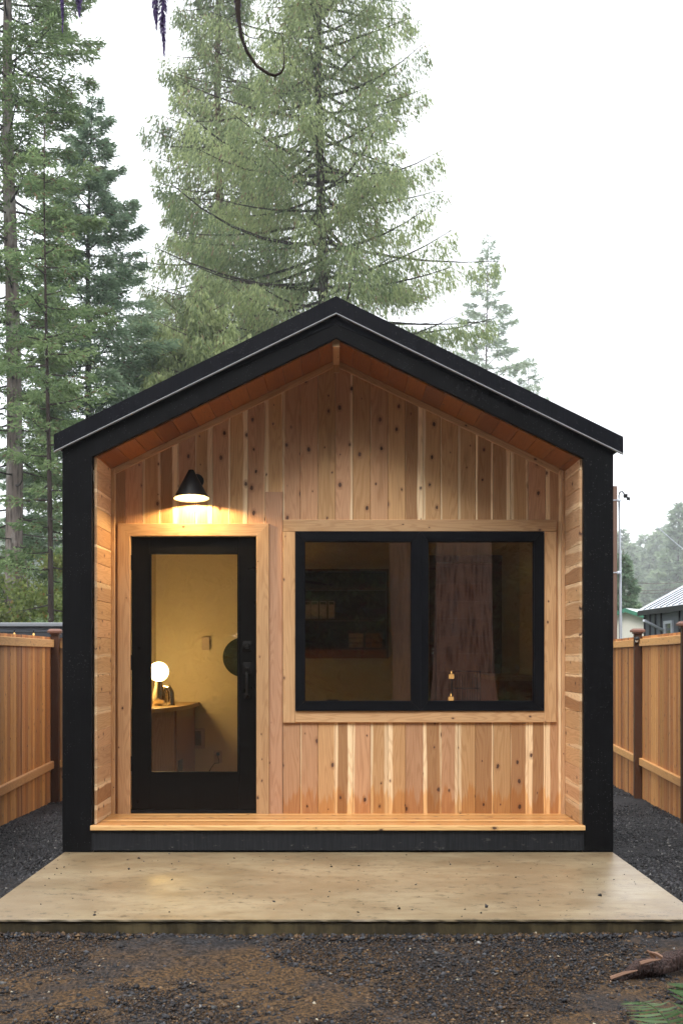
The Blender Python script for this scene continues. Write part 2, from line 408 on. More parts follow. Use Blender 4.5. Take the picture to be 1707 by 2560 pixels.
def ground_mat():
    m, nt, n = newmat('soil_and_gravel')
    p = n('NewGeometry').outputs['Position']; y = n('SeparateXYZ', Vector=p)
    f = noise_(n, p, 60.0, 6, .75); g = noise_(n, p, 2.2, 4, .6); h2 = noise_(n, p, 170.0, 4, .7)
    gravel = mix_(n, smooth_(n, f, .42, .62), (.006, .006, .007), (.05, .05, .056))
    soil = mix_(n, smooth_(n, f, .42, .60), (.014, .009, .006), (.15, .086, .038))
    soil = mix_(n, smooth_(n, h2, .6, .75, 0.0, .6), soil, (.34, .26, .16))
    k = smooth_(n, math_(n, 'ADD', y.outputs[1], math_(n, 'MULTIPLY', math_(n, 'SUBTRACT', g, .5), 2.6)), 5.0, 5.9)
    patch = smooth_(n, g, .46, .62, 0.0, .75)
    near = mix_(n, math_(n, 'MAXIMUM', k, patch), soil, gravel)
    grass = mix_(n, f, (.03, .045, .015), (.08, .10, .035))
    far = smooth_(n, y.outputs[1], 15.5, 18.0)
    c = mix_(n, far, near, grass)
    principled(n, nt, c, smooth_(n, f, .3, .7, .5, .9), .2, bump=math_(n, 'ADD', f, math_(n, 'MULTIPLY', h2, .4)), bstr=.9, bdist=.012)
    return m
M['ground'] = ground_mat()

def stones_mat(name, cols, rough=.45):
    m, nt, n = newmat(name)
    s = n('SeparateColor', Color=n('Attribute', _attribute_name='tint').outputs['Color'])
    r = n('ValToRGB', i0=s.outputs[0]); cr = r.color_ramp; cr.interpolation = 'CONSTANT'
    for i, (pos, c) in enumerate(cols):
        e = cr.elements[i] if i < 2 else cr.elements.new(pos)
        e.position = pos; e.color = tuple(c) + (1,)
    c = n('HueSaturation', Value=math_(n, 'ADD', math_(n, 'MULTIPLY', s.outputs[1], .9), .55), Color=r.outputs[0]).outputs[0]
    principled(n, nt, c, rough, .3); return m
M['gravel'] = stones_mat('wet_black_gravel', [(0, (.014, .014, .016)), (.45, (.026, .026, .03)), (.8, (.05, .05, .056)), (.94, (.10, .10, .10)), (.985, (.22, .21, .20))], .5)
M['crumb'] = stones_mat('soil_crumbs', [(0, (.016, .015, .017)), (.36, (.035, .036, .042)), (.5, (.045, .027, .017)), (.68, (.085, .05, .026)), (.84, (.14, .085, .042)), (.93, (.06, .062, .07)), (.993, (.36, .32, .24))], .6)

# ------------------------------------------------------------------ ground
def gh(x, y):
    x = np.asarray(x, float); y = np.asarray(y, float)
    z = -.09 - .036 * np.clip(y - 6.0, 0, 30)
    z = z - .05 * np.clip((np.abs(x) - 1.9) / 1.5, 0, 1) * np.clip((y - 5.5) / 2, 0, 1) + .05 * np.clip(1.2 - np.abs(np.abs(x) - 1.9), 0, 1) * np.clip(1 - np.abs(y - 6.6) / 1.2, 0, 1)
    return z
def ground():
    ax = np.concatenate([-np.geomspace(700, 8, 26), np.linspace(-7, 7, 300), np.geomspace(8, 700, 26)])
    ay = np.concatenate([-np.geomspace(300, 3, 20), np.linspace(-2, 2.5, 20), np.linspace(2.6, 16, 340), np.geomspace(17, 900, 34)])
    X, Y = np.meshgrid(ax, ay); Z = gh(X, Y)
    nz = sum(a * np.sin(X * fx + p1) * np.sin(Y * fy + p2) for a, fx, fy, p1, p2 in
             [(.010, 2.3, 1.9, 0, 1), (.007, 5.1, 4.3, 2, .3), (.004, 11, 9.3, 1, 2), (.003, 23, 27, .5, 3)])
    fine = (np.abs(X) < 7.1) & (Y > 2.5) & (Y < 16.1)
    Z = Z + np.where(fine, nz + rs.normal(0, .0035, X.shape), 0)
    under = (X > -1.8) & (X < 1.8) & (Y > 5.75)
    Z = np.where(under, Z - .12, Z)
    V = np.stack([X, Y, Z], -1).reshape(-1, 3); ny, nx = X.shape
    i = np.arange(ny * nx).reshape(ny, nx)
    Fq = np.stack([i[:-1, :-1], i[:-1, 1:], i[1:, 1:], i[1:, :-1]], -1).reshape(-1, 4)
    o = np_mesh('ground', V, Fq, M['ground'], smooth=True); tag(o, kind='structure')
ground()

def stones(name, label, mat, XY, size, zoff=0.0, flat=None):
    n = len(XY)
    base = np.array([(1, 0, 0), (0, 1, 0), (-1, 0, 0), (0, -1, 0), (0, 0, 1), (0, 0, -1)], float)
    fc = np.array([(0, 1, 4), (1, 2, 4), (2, 3, 4), (3, 0, 4), (1, 0, 5), (2, 1, 5), (3, 2, 5), (0, 3, 5)])
    size = np.minimum(size, .017)
    V = base[None] * (1 + rs.uniform(-.35, .35, (n, 6, 1)))
    V = V + rs.uniform(-.25, .25, (n, 6, 3))
    V = V * (size[:, None, None] * rs.uniform(.6, 1.3, (n, 1, 3)) * np.array([1, 1, .7]))
    a = rs.uniform(0, 6.28, n); tl = rs.uniform(-.6, .6, n)
    ca, sa = np.cos(a)[:, None], np.sin(a)[:, None]; ct, st = np.cos(tl)[:, None], np.sin(tl)[:, None]
    x, y, z = V[..., 0], V[..., 1], V[..., 2]
    y, z = y * ct - z * st, y * st + z * ct
    x, y = x * ca - y * sa, x * sa + y * ca
    V = np.stack([x + XY[:, :1], y + XY[:, 1:2], z + ((gh(XY[:, 0], XY[:, 1]) if flat is None else flat) + size * .35 + zoff)[:, None]], -1)
    Fq = (np.arange(n)[:, None, None] * 6 + fc[None]).reshape(-1, 3)
    t = np.repeat(rs.uniform(0, 1, (n, 2)), 6, axis=0)
    o = np_mesh(name, V.reshape(-1, 3), Fq, mat, tint=np.concatenate([t, t[:, :1]], 1))
    tag(o, label, 'gravel', kind='stuff'); return o
def scatter(n, x0, x1, y0, y1): return np.stack([rs.uniform(x0, x1, n), rs.uniform(y0, y1, n)], 1)
side = np.concatenate([scatter(70000, 1.86, 3.9, 5.6, 11.5), scatter(8000, 1.86, 4.2, 11.5, 16),
                       scatter(70000, -3.6, -1.86, 5.6, 11.5), scatter(6000, -3.6, -1.86, 11.5, 14)])
inside = (side[:, 0] > -1.88) & (side[:, 0] < 1.89)
side = side[~inside]
stones('gravel', 'wet black gravel on both sides of the cabin', M['gravel'], side, rs.lognormal(math.log(.0082), .45, len(side)))
fr = scatter(230000, -3.2, 3.2, 3.6, 5.69)
blob = np.sin(fr[:, 0] * 2.1 + 1) * np.sin(fr[:, 1] * 3.3) + .5 * np.sin(fr[:, 0] * 5 + fr[:, 1] * 4)
fr = fr[rs.uniform(0, 1, len(fr)) < .85 + .2 * blob]
stones('soil_crumbs', 'brown soil crumbs and small stones in front of the patio', M['crumb'], fr, rs.lognormal(math.log(.0036), .45, len(fr)))
fr2 = scatter(16000, -3.2, 3.2, 3.6, 5.69); fr2 = fr2[rs.uniform(0, 1, len(fr2)) < .4 + .5 * np.sin(fr2[:, 0] * 1.7 + .6) * np.sin(fr2[:, 1] * 2.5)]
stones('dark_pebbles', 'dark pebbles mixed into the brown soil in front', M['gravel'], fr2, rs.lognormal(math.log(.0072), .45, len(fr2)))

g = scatter(150, -1.84, 1.86, 5.74, 7.6)
stones('grit', 'scattered dark grit and crumbs on the patio', M['gravel'], g, rs.lognormal(math.log(.0042), .45, len(g)), flat=0.0)
g = np.stack([rs.uniform(-2.2, 2.2, 5000), 5.70 - np.abs(rs.normal(0, .035, 5000))], 1)
stones('loose_soil', 'loose crumbs heaped against the front face of the patio', M['crumb'], g, rs.lognormal(math.log(.0075), .45, len(g)), zoff=.004)
# patio slab with an eased, slightly ragged edge
def patio():
    x0, x1, y0, y1, zt, zb = -1.855, 1.876, 5.703, 7.66, 0.0, -.22
    nx, c = 120, .010
    xs = np.linspace(x0, x1, nx); V = []; Fq = []
    for x in xs:
        j = random.uniform(-.003, .003); k = random.uniform(-.004, .004)
        V += [(x, y1, zb), (x, y1, zt), (x, y0 + c + .004, zt), (x, y0 + c * .3, zt - c * .35), (x, y0 + k * .4, zt - c * 1.2), (x, y0 + .012 + j, zt - .022 + k), (x, y0 + .014 + k, zb)]
    m = 7
    for i in range(nx - 1):
        for q in range(m): Fq.append((i * m + q, i * m + (q + 1) % m, (i + 1) * m + (q + 1) % m, (i + 1) * m + q))
    b = MB(); b.add(V, Fq + [tuple(range(m)), tuple(range((nx - 1) * m, nx * m))])
    o = b.build('patio', M['concrete'], smooth=True, ang=35); tag(o, kind='structure')
patio()

# ------------------------------------------------------------------ the cabin
XR = -.005                                # ridge line
XL, XRt = -1.642, 1.660                   # inner faces of the porch
DZ = 0.185                                # deck top
def soff(x): return 3.500 - .487 * abs(x - XR)
def fasc(x): return 3.507 - .4875 * abs(x - XR)
cabin = thing('cabin', 'small gabled cedar cabin with black posts and black roof edge behind a concrete patio', 'cabin', (0, 7.66, 0))
YB = 11.08
for s, xo, xi in ((-1, -1.867, -1.667), (1, 1.880, 1.680)):
    b = MB(); b.prism([(xo, 0.004), (xi, 0.004), (xi, fasc(xi)), (xo, fasc(xo))], PY, PY + .045)
    o = b.build('post', M['black'], cabin)
    # screw heads, in pairs up the face
    for zz in ((2.665, 2.18, 1.31) if s < 0 else (2.64, 2.03, 1.12)):
        for fx in (.25, .78):
            if random.random() < .12: continue
            c = MB(); x = xo + (xi - xo) * fx
            c.lathe([(0, .003), (.005, .0025), (.006, 0)], 10, Matrix.Translation((x, PY, zz + random.uniform(-.01, .01))) @ Matrix.Rotation(R(90), 4, 'X'))
            c.build('screw', M['bmetal'], o)
for s in (-1, 1):
    xo = -1.867 if s < 0 else 1.880; xe = -1.918 if s < 0 else 1.940
    b = MB(); hi = lambda x: 3.70 - .49 * abs(x - XR)
    b.prism([(XR, fasc(XR)), (XR, hi(XR)), (xo, hi(xo)), (xo, fasc(xo))], PY - .001, PY + .044)
    b.build('rake_board', M['black'], cabin)
    b = MB(); lo = lambda x: 3.666 - .4905 * abs(x - XR); up = lambda x: 3.779 - .4905 * abs(x - XR)
    b.prism([(XR, lo(XR)), (XR, up(XR)), (xe, up(xe)), (xe, lo(xe))], PY - .034, PY - .006)
    tr = b.build('roof_edge', M['band'], cabin)
    b = MB(); b.prism([(XR, lo(XR) - .0060), (XR, lo(XR)), (xe, lo(xe)), (xe, lo(xe) - .0060)], PY - .036, PY - .006)
    b.build('drip_edge', M['drip'], tr)
    b = MB(); b.prism([(XR, 3.60), (XR, 3.772), (xe, up(xe) - .007), (xe, up(xe) - .075)], PY - .005, YB + .15)
    ro = b.build('roof', M['band'], cabin)
    for k in range(1, 9):                 # standing seams run down the slope
        y = PY + .02 + k * .40
        c = MB(); c.prism([(XR, 3.772), (XR, 3.797), (xe, up(xe) + .018), (xe, up(xe) - .007)], y, y + .012)
        c.build('seam', M['band'], ro)
for s, x0, x1 in ((-1, -1.862, -1.786), (1, 1.801, 1.875)):
    b = MB(); b.box(x0, x1, PY + .045, YB, -.30, soff(1.80))
    b.build('outer_wall', M['matte'], cabin)
b = MB(); b.prism([(-1.785, -.2), (1.80, -.2), (1.80, soff(1.80)), (XR, 3.5), (-1.785, soff(1.785))], YB - .11, YB); b.build('back_wall', M['plaster'], cabin)
# deck: six boards across, running left to right
b = MB(); y = PY - .028; k = 0
yedge = WY + .02
while y < yedge - .01:
    wd = min(.137, yedge - y)
    b.board((-1.672, y, DZ - .030), (0, 1, 0), (1, 0, 0), wd - .004, 3.356, .030, (0, 0, 1), ch=.003); y += .137
b.build('deck', M['deck'], cabin)
b = MB(); b.board((-1.666, PY + .012, .014), (0, 0, 1), (1, 0, 0), .138, 3.345, .020, (0, -1, 0), ch=.002); b.build('kick_board', M['kick'], cabin)
b = MB(); b.box(-1.66, 1.675, PY + .04, PY + .06, -.10, .15); b.build('gap_shade_backing', M['matte'], cabin)  # black sheet standing for the shade in the gap below the kick board
# side boards of the porch
for s, xf in ((-1, XL), (1, XRt)):
    b = MB(); z = DZ + .001 if s < 0 else DZ + .001
    tops = soff(xf)
    while z < tops - .01:
        h = min(.1279, tops - z)
        b.board((xf + s * .018, WY, z), (0, 0, 1), (0, -1, 0), h - .0015, WY - PY - .047, .018, (-s, 0, 0), ch=.0035); z += .1279
    b.build('side_wall', M['sidewall'], cabin)
# soffit boards run out from the wall to the rake
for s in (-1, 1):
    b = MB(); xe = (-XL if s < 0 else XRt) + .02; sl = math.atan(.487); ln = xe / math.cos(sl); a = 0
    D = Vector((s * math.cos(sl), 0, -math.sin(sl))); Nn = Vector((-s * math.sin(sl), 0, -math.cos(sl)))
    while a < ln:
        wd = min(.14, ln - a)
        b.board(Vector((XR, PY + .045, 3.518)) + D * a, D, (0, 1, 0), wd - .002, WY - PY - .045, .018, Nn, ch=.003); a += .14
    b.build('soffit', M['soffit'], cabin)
b = MB(); b.board((-.032 + .005, PY + .046, 3.455), (1, 0, 0), (0, 1, 0), .045, WY - PY - .05, .055, (0, 0, 1), ch=.002, sap=False); b.board((-.029, PY + .040, 3.452), (1, 0, 0), (0, 0, 1), .049, .055, .006, (0, -1, 0), ch=.001, sap=False)
b.build('ridge_beam', M['trim'], cabin)
b = MB(); b.board((-.031 + .005, WY - .02, 3.40), (1, 0, 0), (0, 0, 1), .045, .06, .02, (0, -1, 0), ch=.002, sap=False)
b.build('ridge_block', M['trim'], cabin)
# front wall planks
PW = .1279; b = MB()
ZD, ZWT, ZWB = 2.303, 2.332, .852
for k in range(-13, 14):
    x0, x1 = XR - .005 + PW * k, XR - .005 + PW * (k + 1)
    x0, x1 = max(x0, XL), min(x1, XRt)
    wd = x1 - x0 - .0015
    segs = []
    top = lambda a, x0=x0: soff(x0 + a) - .004
    if k == -13 or k >= 12: segs = [(DZ, top)]
    elif k <= -5: segs = [(ZD - .03, top)]
    elif k == -4: segs = [(2.53, top)]
    else: segs = [(DZ, ZWB + .03), (ZWT - .03, top)]
    for z0, z1 in segs:
        e1 = (lambda a, z1=z1, z0=z0: (z1(a) if callable(z1) else z1) - z0)
        b.board((x0, WY + .018, z0), (1, 0, 0), (0, 0, 1), wd, 1, .018, (0, -1, 0), ch=.004, e1=e1)
b.build('front_wall', M['siding'], cabin)
# the sheathing behind the planks, around door and window openings, and the room
b = MB(); W0, W1 = WY + .0185, WY + .11
for (x0, x1, z0, z1) in ((-1.785, -1.52, -.2, 3.2), (-1.52, -.57, 2.225, 3.2), (-.57, -.29, -.2, 3.2), (-.29, 1.495, -.2, .95), (-.29, 1.495, 2.235, 3.2), (1.495, 1.80, -.2, 3.2)):
    if z1 > 3: z1 = 2.66
    b.box(x0, x1, W0, W1, z0, z1)
b.build('wall_core', M['plaster'], cabin)
b = MB(); b.box(-1.785, 1.80, W1, YB - .11, .10, .165); b.build('floor', M['tablew'], cabin)
b = MB(); b.box(-1.785, 1.80, W0, YB - .11, 2.66, 2.70); b.build('ceiling', M['plaster'], cabin)
b = MB(); b.box(-1.7855, -1.770, W1, YB - .11, .165, 2.66); b.build('room_wall', M['plaster'], cabin)
b = MB(); b.box(1.785, 1.8005, W1, YB - .11, .165, 2.66); b.build('room_wall', M['plaster'], cabin)
# trims
T = .019
def mit(w, ln, a0=0, a1=0):   # mitred ends: a0, a1 = +1/-1/0
    e0 = (lambda a: a if a0 > 0 else (w - a if a0 < 0 else 0.0)); e1 = (lambda a: ln - a if a1 > 0 else (ln - (w - a) if a1 < 0 else ln))
    return e0, e1
def tboard(b, x0, x1, z0, z1, vert, y=WY, t=T, m0=0, m1=0, ch=.003, **kw):
    if vert:
        e0, e1 = mit(x1 - x0, z1 - z0, m0, m1); b.board((x0, y, z0), (1, 0, 0), (0, 0, 1), x1 - x0, z1 - z0, t, (0, -1, 0), ch=ch, e0=e0, e1=e1, sap=False, **kw)
    else:
        e0, e1 = mit(z1 - z0, x1 - x0, m0, m1); b.board((x0, y, z0), (0, 0, 1), (1, 0, 0), z1 - z0, x1 - x0, t, (0, -1, 0), ch=ch, e0=e0, e1=e1, sap=False, **kw)
b = MB()
tboard(b, -1.596, -1.504, DZ, ZD, True, m1=1, y=WY + .002, t=.026); tboard(b, -1.596, -.494, 2.212, ZD, False, m0=-1, m1=-1, y=WY + .002, t=.026); tboard(b, -.586, -.494, DZ, ZD, True, m1=-1, y=WY + .002, t=.026)
b.build('door_trim', M['trim'], cabin)
b = MB(); tboard(b, -.522, -.397, DZ, 2.536, True, y=WY + .016, t=.022); b.build('wide_board', M['flatboard'], cabin)
for x0, x1 in ((XL, XL + .028), (XRt - .026, XRt)):
    b = MB(); tboard(b, x0, x1, DZ, soff(x0 if x0 < 0 else x1) - .002, True, t=.032); b.build('corner_trim', M['trim'], cabin)
for s in (-1, 1):
    b = MB(); D = Vector((s * math.cos(sl), 0, -math.sin(sl))); Dn = Vector((-s * math.sin(sl), 0, -math.cos(sl)))
    ln = (abs(XL) - .03) / math.cos(sl)
    b.board(Vector((XR + s * .02, WY, 3.498 - .487 * .02)) + D * 0, Dn, D, .042, ln, .022, (0, -1, 0), ch=.003, sap=False)
    b.build('soffit_trim', M['trim'], cabin)
b = MB()
tboard(b, -.393, 1.599, 2.245, ZWT, False); tboard(b, -.393, -.303, ZWB, 2.244, True); tboard(b, -.302, 1.507, ZWB, .937, False); tboard(b, 1.508, 1.599, .856, 2.244, True)
b.build('window_trim', M['trim'], cabin)
# door
door = None
b = MB(); yd = WY + .012
def bar(b, x0, x1, z0, z1, y0, y1, ch=.004): b.box(x0, x1, y0, y1, z0, z1, ch=ch)
X0, X1, Z0, Z1 = -1.501, -.589, .212, 2.210; gx0, gx1, gz0, gz1 = -1.356, -.727, .490, 2.081
bar(b, X0, gx0 - .012, Z0, Z1, yd, yd + .044); bar(b, gx1 + .012, X1, Z0, Z1, yd, yd + .044)
bar(b, gx0 - .012, gx1 + .012, Z0, gz0 - .012, yd + .0003, yd + .0437, ch=0); bar(b, gx0 - .012, gx1 + .012, gz1 + .012, Z1, yd + .0003, yd + .0437, ch=0)
# glazing bead standing inside the opening
for (a0, a1, c0, c1) in ((gx0 - .012, gx0, gz0 - .012, gz1 + .012), (gx1, gx1 + .012, gz0 - .012, gz1 + .012), (gx0, gx1, gz0 - .012, gz0), (gx0, gx1, gz1, gz1 + .012)):
    b.box(a0 + (0 if a0 < gx0 else 0), a1, yd - .006, yd + .016, c0, c1)
door = b.build('door', M['door'], cabin)
b = MB(); b.box(gx0 - .004, gx1 + .004, yd + .018, yd + .026, gz0 - .004, gz1 + .004); b.build('glass_pane', M['glassd'], door)
b = MB(); b.box(-1.515, -.575, yd - .006, yd + .07, DZ - .001, .2115); b.build('threshold', M['matte'], cabin)
for zz in (2.05, 1.32, .58):
    b = MB(); b.lathe([(0, -.055), (.0065, -.055), (.0065, .055), (0, .055)], 10, Matrix.Translation((-1.503, yd - .010, zz - .03))); b.build('hinge', M['bmetal'], door)
hx = -.655
b = MB(); b.box(hx - .030, hx + .030, yd - .008, yd - .0005, 1.375, 1.445, ch=.002); b.lathe([(0, .019), (.017, .018), (.020, .006), (.021, 0)], 20, Matrix.Translation((hx, yd - .008, 1.408)) @ Matrix.Rotation(R(90), 4, 'X')); b.build('deadbolt', M['bmetal'], door, smooth=True)
b = MB(); b.box(hx - .030, hx + .030, yd - .008, yd - .0005, 1.205, 1.290, ch=.002)
b.box(hx - .014, hx + .014, yd - .030, yd - .008, 1.243, 1.253, ch=.002)
b.tube([(hx, yd - .006, 1.215), (hx, yd - .040, 1.205), (hx, yd - .050, 1.17), (hx, yd - .050, 1.10), (hx, yd - .042, 1.055), (hx, yd - .004, 1.045)], [.009, .009, .010, .010, .009, .009], 10)
b.box(hx - .022, hx + .022, yd - .006, yd - .0005, 1.028, 1.062, ch=.002); b.build('handle', M['bmetal'], door, smooth=True)
# sliding window: two sashes side by side
wroot = MB(); yf = WY - .006
wroot.box(-.300, 1.506, WY + .0365, WY + .0385, .90, .99)
win = wroot.build('window', M['frame'], cabin)
for i, (x0, x1, g0, g1) in enumerate(((-.302, .6095, -.237, .544), (.6105, 1.508, .661, 1.435))):
    b = MB(); zb, zt, q0, q1 = .939, 2.244, 1.004, 2.175
    yy = WY + .006; tt = .040 - i * .004
    def rb(pts, y=yy, t=tt):
        # one mitred member of the sash: outline in (x, z)
        n = 4; vs = [(x, y - t, z) for x, z in pts] + [(x, y + .03, z) for x, z in pts]
        b.add(vs, [(0, 1, 2, 3), (7, 6, 5, 4)] + [(j, j + 4, (j + 1) % 4 + 4, (j + 1) % 4) for j in range(4)])
    e = .0008
    rb([(x0 + e, zt), (x1 - e, zt), (g1 - e, q1), (g0 + e, q1)]); rb([(x0 + e, zb), (x1 - e, zb), (g1 - e, q0), (g0 + e, q0)])
    rb([(x0, zb + e), (x0, zt - e), (g0, q1 - e), (g0, q0 + e)]); rb([(x1, zb + e), (x1, zt - e), (g1, q1 - e), (g1, q0 + e)])
    b.build('sash', M['frame'], win)
    b = MB(); ins = .014
    for (a0, a1, c0, c1) in ((g0, g0 + .006, q0, q1), (g1 - .006, g1, q0, q1), (g0 + .006, g1 - .006, q0, q0 + .006), (g0 + .006, g1 - .006, q1 - .006, q1)):
        b.box(a0, a1, yy - .02, yy + .01, c0, c1)
    b.build('glazing_bead', M['frame'], win)
    b = MB(); b.box(g0 - .002, g1 + .002, yy + .006, yy + .012, q0 - .002, q1 + .002); b.build('glass_pane', M['glassw'], win)
    b = MB(); cxx = (g0 + .205) if i == 0 else (g1 - .21); 
    vs = [(cxx - .048, 1.004), (cxx + .048, 1.004), (cxx + .040, 1.017), (cxx - .040, 1.017)]
    b.prism(vs, yy + .013, yy + .035); b.build('latch', M['matte'], win)

# ------------------------------------------------------------------ wall lamp by the door
L0 = thing('wall_lamp', 'black cone wall lamp, lit, over the glazed door', 'lamp', (-1.023, WY, 2.62))
Mt = Matrix.Translation((-1.04, 8.02, 2.465)) @ Matrix.Rotation(R(-5), 4, 'X') @ Matrix.Rotation(R(-1.2), 4, 'Y')
b = MB(); b.lathe([(.1265, 0), (.127, .001), (.024, .196), (.020, .207), (0, .209)], 48, Mt); sh = b.build('shade', M['bmetal'], L0, smooth=True, ang=30)
b = MB(); b.lathe([(.1262, .0005), (.1245, .0015), (.040, .160), (0, .162)], 48, Mt); b.build('shade_lining', M['lining'], sh, smooth=True)
b = MB(); b.lathe([(0, .052), (.026, .058), (.038, .075), (.032, .098), (.016, .120), (0, .125)], 24, Mt); b.build('bulb', M['bulb'], L0, smooth=True)
b = MB(); b.lathe([(0, .022), (.046, .022), (.050, .018), (.050, 0)], 32, Matrix.Translation((-1.020, WY, 2.615)) @ Matrix.Rotation(R(90), 4, 'X')); b.build('wall_plate', M['bmetal'], L0, smooth=True, ang=30)
b = MB(); b.tube([(-1.020, WY - .02, 2.615), (-1.028, WY - .06, 2.62), (-1.036, WY - .12, 2.625)], .010, 10); b.build('arm', M['bmetal'], L0, smooth=True)
ld = bpy.data.lights.new('wall_lamp_light', 'POINT'); ld.energy = 17; ld.color = (1, .68, .30); ld.shadow_soft_size = .018; ld.specular_factor = .1
lo = bpy.data.objects.new('wall_lamp_light', ld); COL.objects.link(lo); lo.parent = L0
lo.location = (Mt @ Vector((0, 0, .040))) - Vector(L0.location)

# ------------------------------------------------------------------ inside the room
BW = YB - .11
s_b = F / BW
# table: quarter round top on a folded panel leg
tb = thing('side_table', 'pale wood side table with a curved top inside behind the door glass', 'table', (-1.60, 10.2, .165))
b = MB(); pts = [(-1.768, BW - .01)]
for k in range(15):
    a = R(90) * k / 14
    pts.append((-1.768 + .425 * math.cos(a) ** .6, (BW - .01) - 1.45 * math.sin(a) ** .8))
top = .885; n = len(pts)
vs = [(x, y, top - .035) for x, y in pts] + [(x, y, top) for x, y in pts]
b.add(vs, [tuple(range(n)), tuple(range(n, 2 * n))] + [(i, (i + 1) % n, (i + 1) % n + n, i + n) for i in range(n)])
b.build('table_top', M['tablew'], tb)
b = MB(); b.board((-1.766, 9.93, .166), (1, 0, 0), (0, 0, 1), .328, .683, .02, (0, -1, 0), sap=False); b.build('leg_panel', M['tablew'], tb)
b = MB(); b.board((-1.440, 9.932, .166), (.05, 1, 0), (0, 0, 1), .93, .683, .02, (1, -.05, 0), sap=False); b.build('leg_panel', M['soffit'], tb)  # darker wood paints the shade on the panel that faces away
b = MB(); b.box(-1.413, -1.405, 10.0, 10.55, .20, .40); b.build('dark_cutout_panel', M['matte'], tb)  # matte black box stands for the darkness inside a cutout
# globe lamp with chrome base
gl = thing('table_lamp', 'glowing globe table lamp on a chrome pear-shaped base on the side table', 'lamp', (-1.60, 10.12, top))
gx, gy = -1.607, 10.12
b = MB(); pr = [(.088 * math.sin(R(a)), -.088 * math.cos(R(a))) for a in range(0, 181, 9)]
b.lathe(pr, 32, Matrix.Translation((gx, gy, 1.193))); b.build('globe', M['globe'], gl, smooth=True)
b = MB(); b.lathe([(0, 0), (.030, 0), (.048, .02), (.058, .06), (.056, .11), (.044, .155), (.036, .19), (.034, .225), (0, .226)], 32, Matrix.Translation((gx, gy, top))); b.build('base', M['chrome'], gl, smooth=True)
ar = thing('arch_ornament', 'shiny chrome arch ornament beside the globe lamp', 'ornament', (-1.53, 10.16, top))
b = MB(); b.tube([(-1.575, 10.2, top + .03), (-1.572, 10.2, top + .12), (-1.558, 10.2, top + .165), (-1.535, 10.2, top + .165), (-1.512, 10.2, top + .12), (-1.505, 10.2, top + .03), (-1.505, 10.2, top + .001)], [.030, .030, .028, .028, .030, .034, .036], 18); b.build('arch_body', M['chrome'], ar, smooth=True)
# things on the back wall
def onback(px0, px1, py0, py1): return ((px0 - CX) / s_b, (px1 - CX) / s_b, EYE + (HY - py1) / s_b, EYE + (HY - py0) / s_b)
x0, x1, z0, z1 = onback(506, 525, 1592, 1625)
th = thing('thermostat', 'small cream thermostat box on the room wall above the side table', 'thermostat', ((x0 + x1) / 2, BW, z0))
b = MB(); b.box(x0, x1, BW - .035, BW - .001, z0, z1, ch=.003); b.build('housing', M['plastic'], th)
x0, x1, z0, z1 = onback(479, 513, 1821, 1871)
vt = thing('wall_heater', 'white framed wall heater with a brown slotted grille low on the room wall', 'heater', ((x0 + x1) / 2, BW, z0))
b = MB(); b.box(x0, x1, BW - .015, BW - .001, z0, z1, ch=.003); b.build('frame', M['plastic'], vt)
x0, x1, z0, z1 = onback(479.5, 503.5, 1827, 1863)
b = MB()
for k in range(18):
    zz = z0 + (z1 - z0) * (k + .1) / 18; b.box(x0, x1, BW - .020, BW - .0155, zz, zz + (z1 - z0) / 18 * .6)
b.build('grille', M['grille'], vt)
x0, x1, z0, z1 = onback(535, 555.5, 1876, 1907)
ot = thing('wall_outlet', 'white wall outlet with a black plug and cord low on the room wall', 'outlet', ((x0 + x1) / 2, BW, z0))
b = MB(); b.box(x0, x1, BW - .009, BW - .001, z0, z1, ch=.002); b.build('plate', M['plastic'], ot)
pc = ot
b = MB(); xm = (x0 + x1) / 2; zt = z1 - .035
b.box(xm - .014, xm + .018, BW - .035, BW - .0095, zt - .012, zt + .016, ch=.003); b.build('plug', M['matte'], pc)
b = MB(); b.tube([(xm, BW - .03, zt - .01), (xm + .01, BW - .034, zt - .05), (xm + .014, BW - .03, zt - .085), (xm - .03, BW - .03, zt - .088), (xm - .06, BW - .03, zt - .13), (xm - .10, BW - .035, zt - .20), (xm - .13, BW - .04, zt - .27), (xm - .16, BW - .05, .169)], .004, 6); b.build('cord', M['matte'], pc)
dm = thing('round_mirror', 'round mirror with a painted dark green reflection on the room wall behind the right edge of the door glass', 'mirror', ((607 - CX) / s_b, BW, 1.33))
b = MB(); b.lathe([(0, .02), (.186, .02), (.193, .016), (.194, 0)], 48, Matrix.Translation(((607 - CX) / s_b, BW, EYE - .024)) @ Matrix.Rotation(R(90), 4, 'X')); b.build('disc', M['disc'], dm, smooth=True, ang=30)
# wall shelf behind the left sash
x0, x1, z0, z1 = onback(745, 968, 1427, 1646)
sh = thing('wall_shelf', 'dark wood open wall shelf behind the left window pane', 'shelf', ((x0 + x1) / 2, BW, z0))
yb = BW - .26
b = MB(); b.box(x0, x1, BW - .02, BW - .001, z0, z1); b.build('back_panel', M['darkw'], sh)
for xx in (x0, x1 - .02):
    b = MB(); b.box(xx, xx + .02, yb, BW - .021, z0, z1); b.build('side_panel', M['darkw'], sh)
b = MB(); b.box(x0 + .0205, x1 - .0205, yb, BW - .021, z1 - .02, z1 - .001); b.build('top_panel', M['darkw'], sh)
zs = EYE + (HY - 1547) / (F / (yb + .1))
for zz in (zs - .02, z1 - .20, z0 + .085):
    b = MB(); b.board((x0 + .0205, yb + .002, zz), (0, 1, 0), (1, 0, 0), .235, x1 - x0 - .041, .019, (0, 0, 1), sap=False); b.build('shelf_board', M['darkw'], sh)
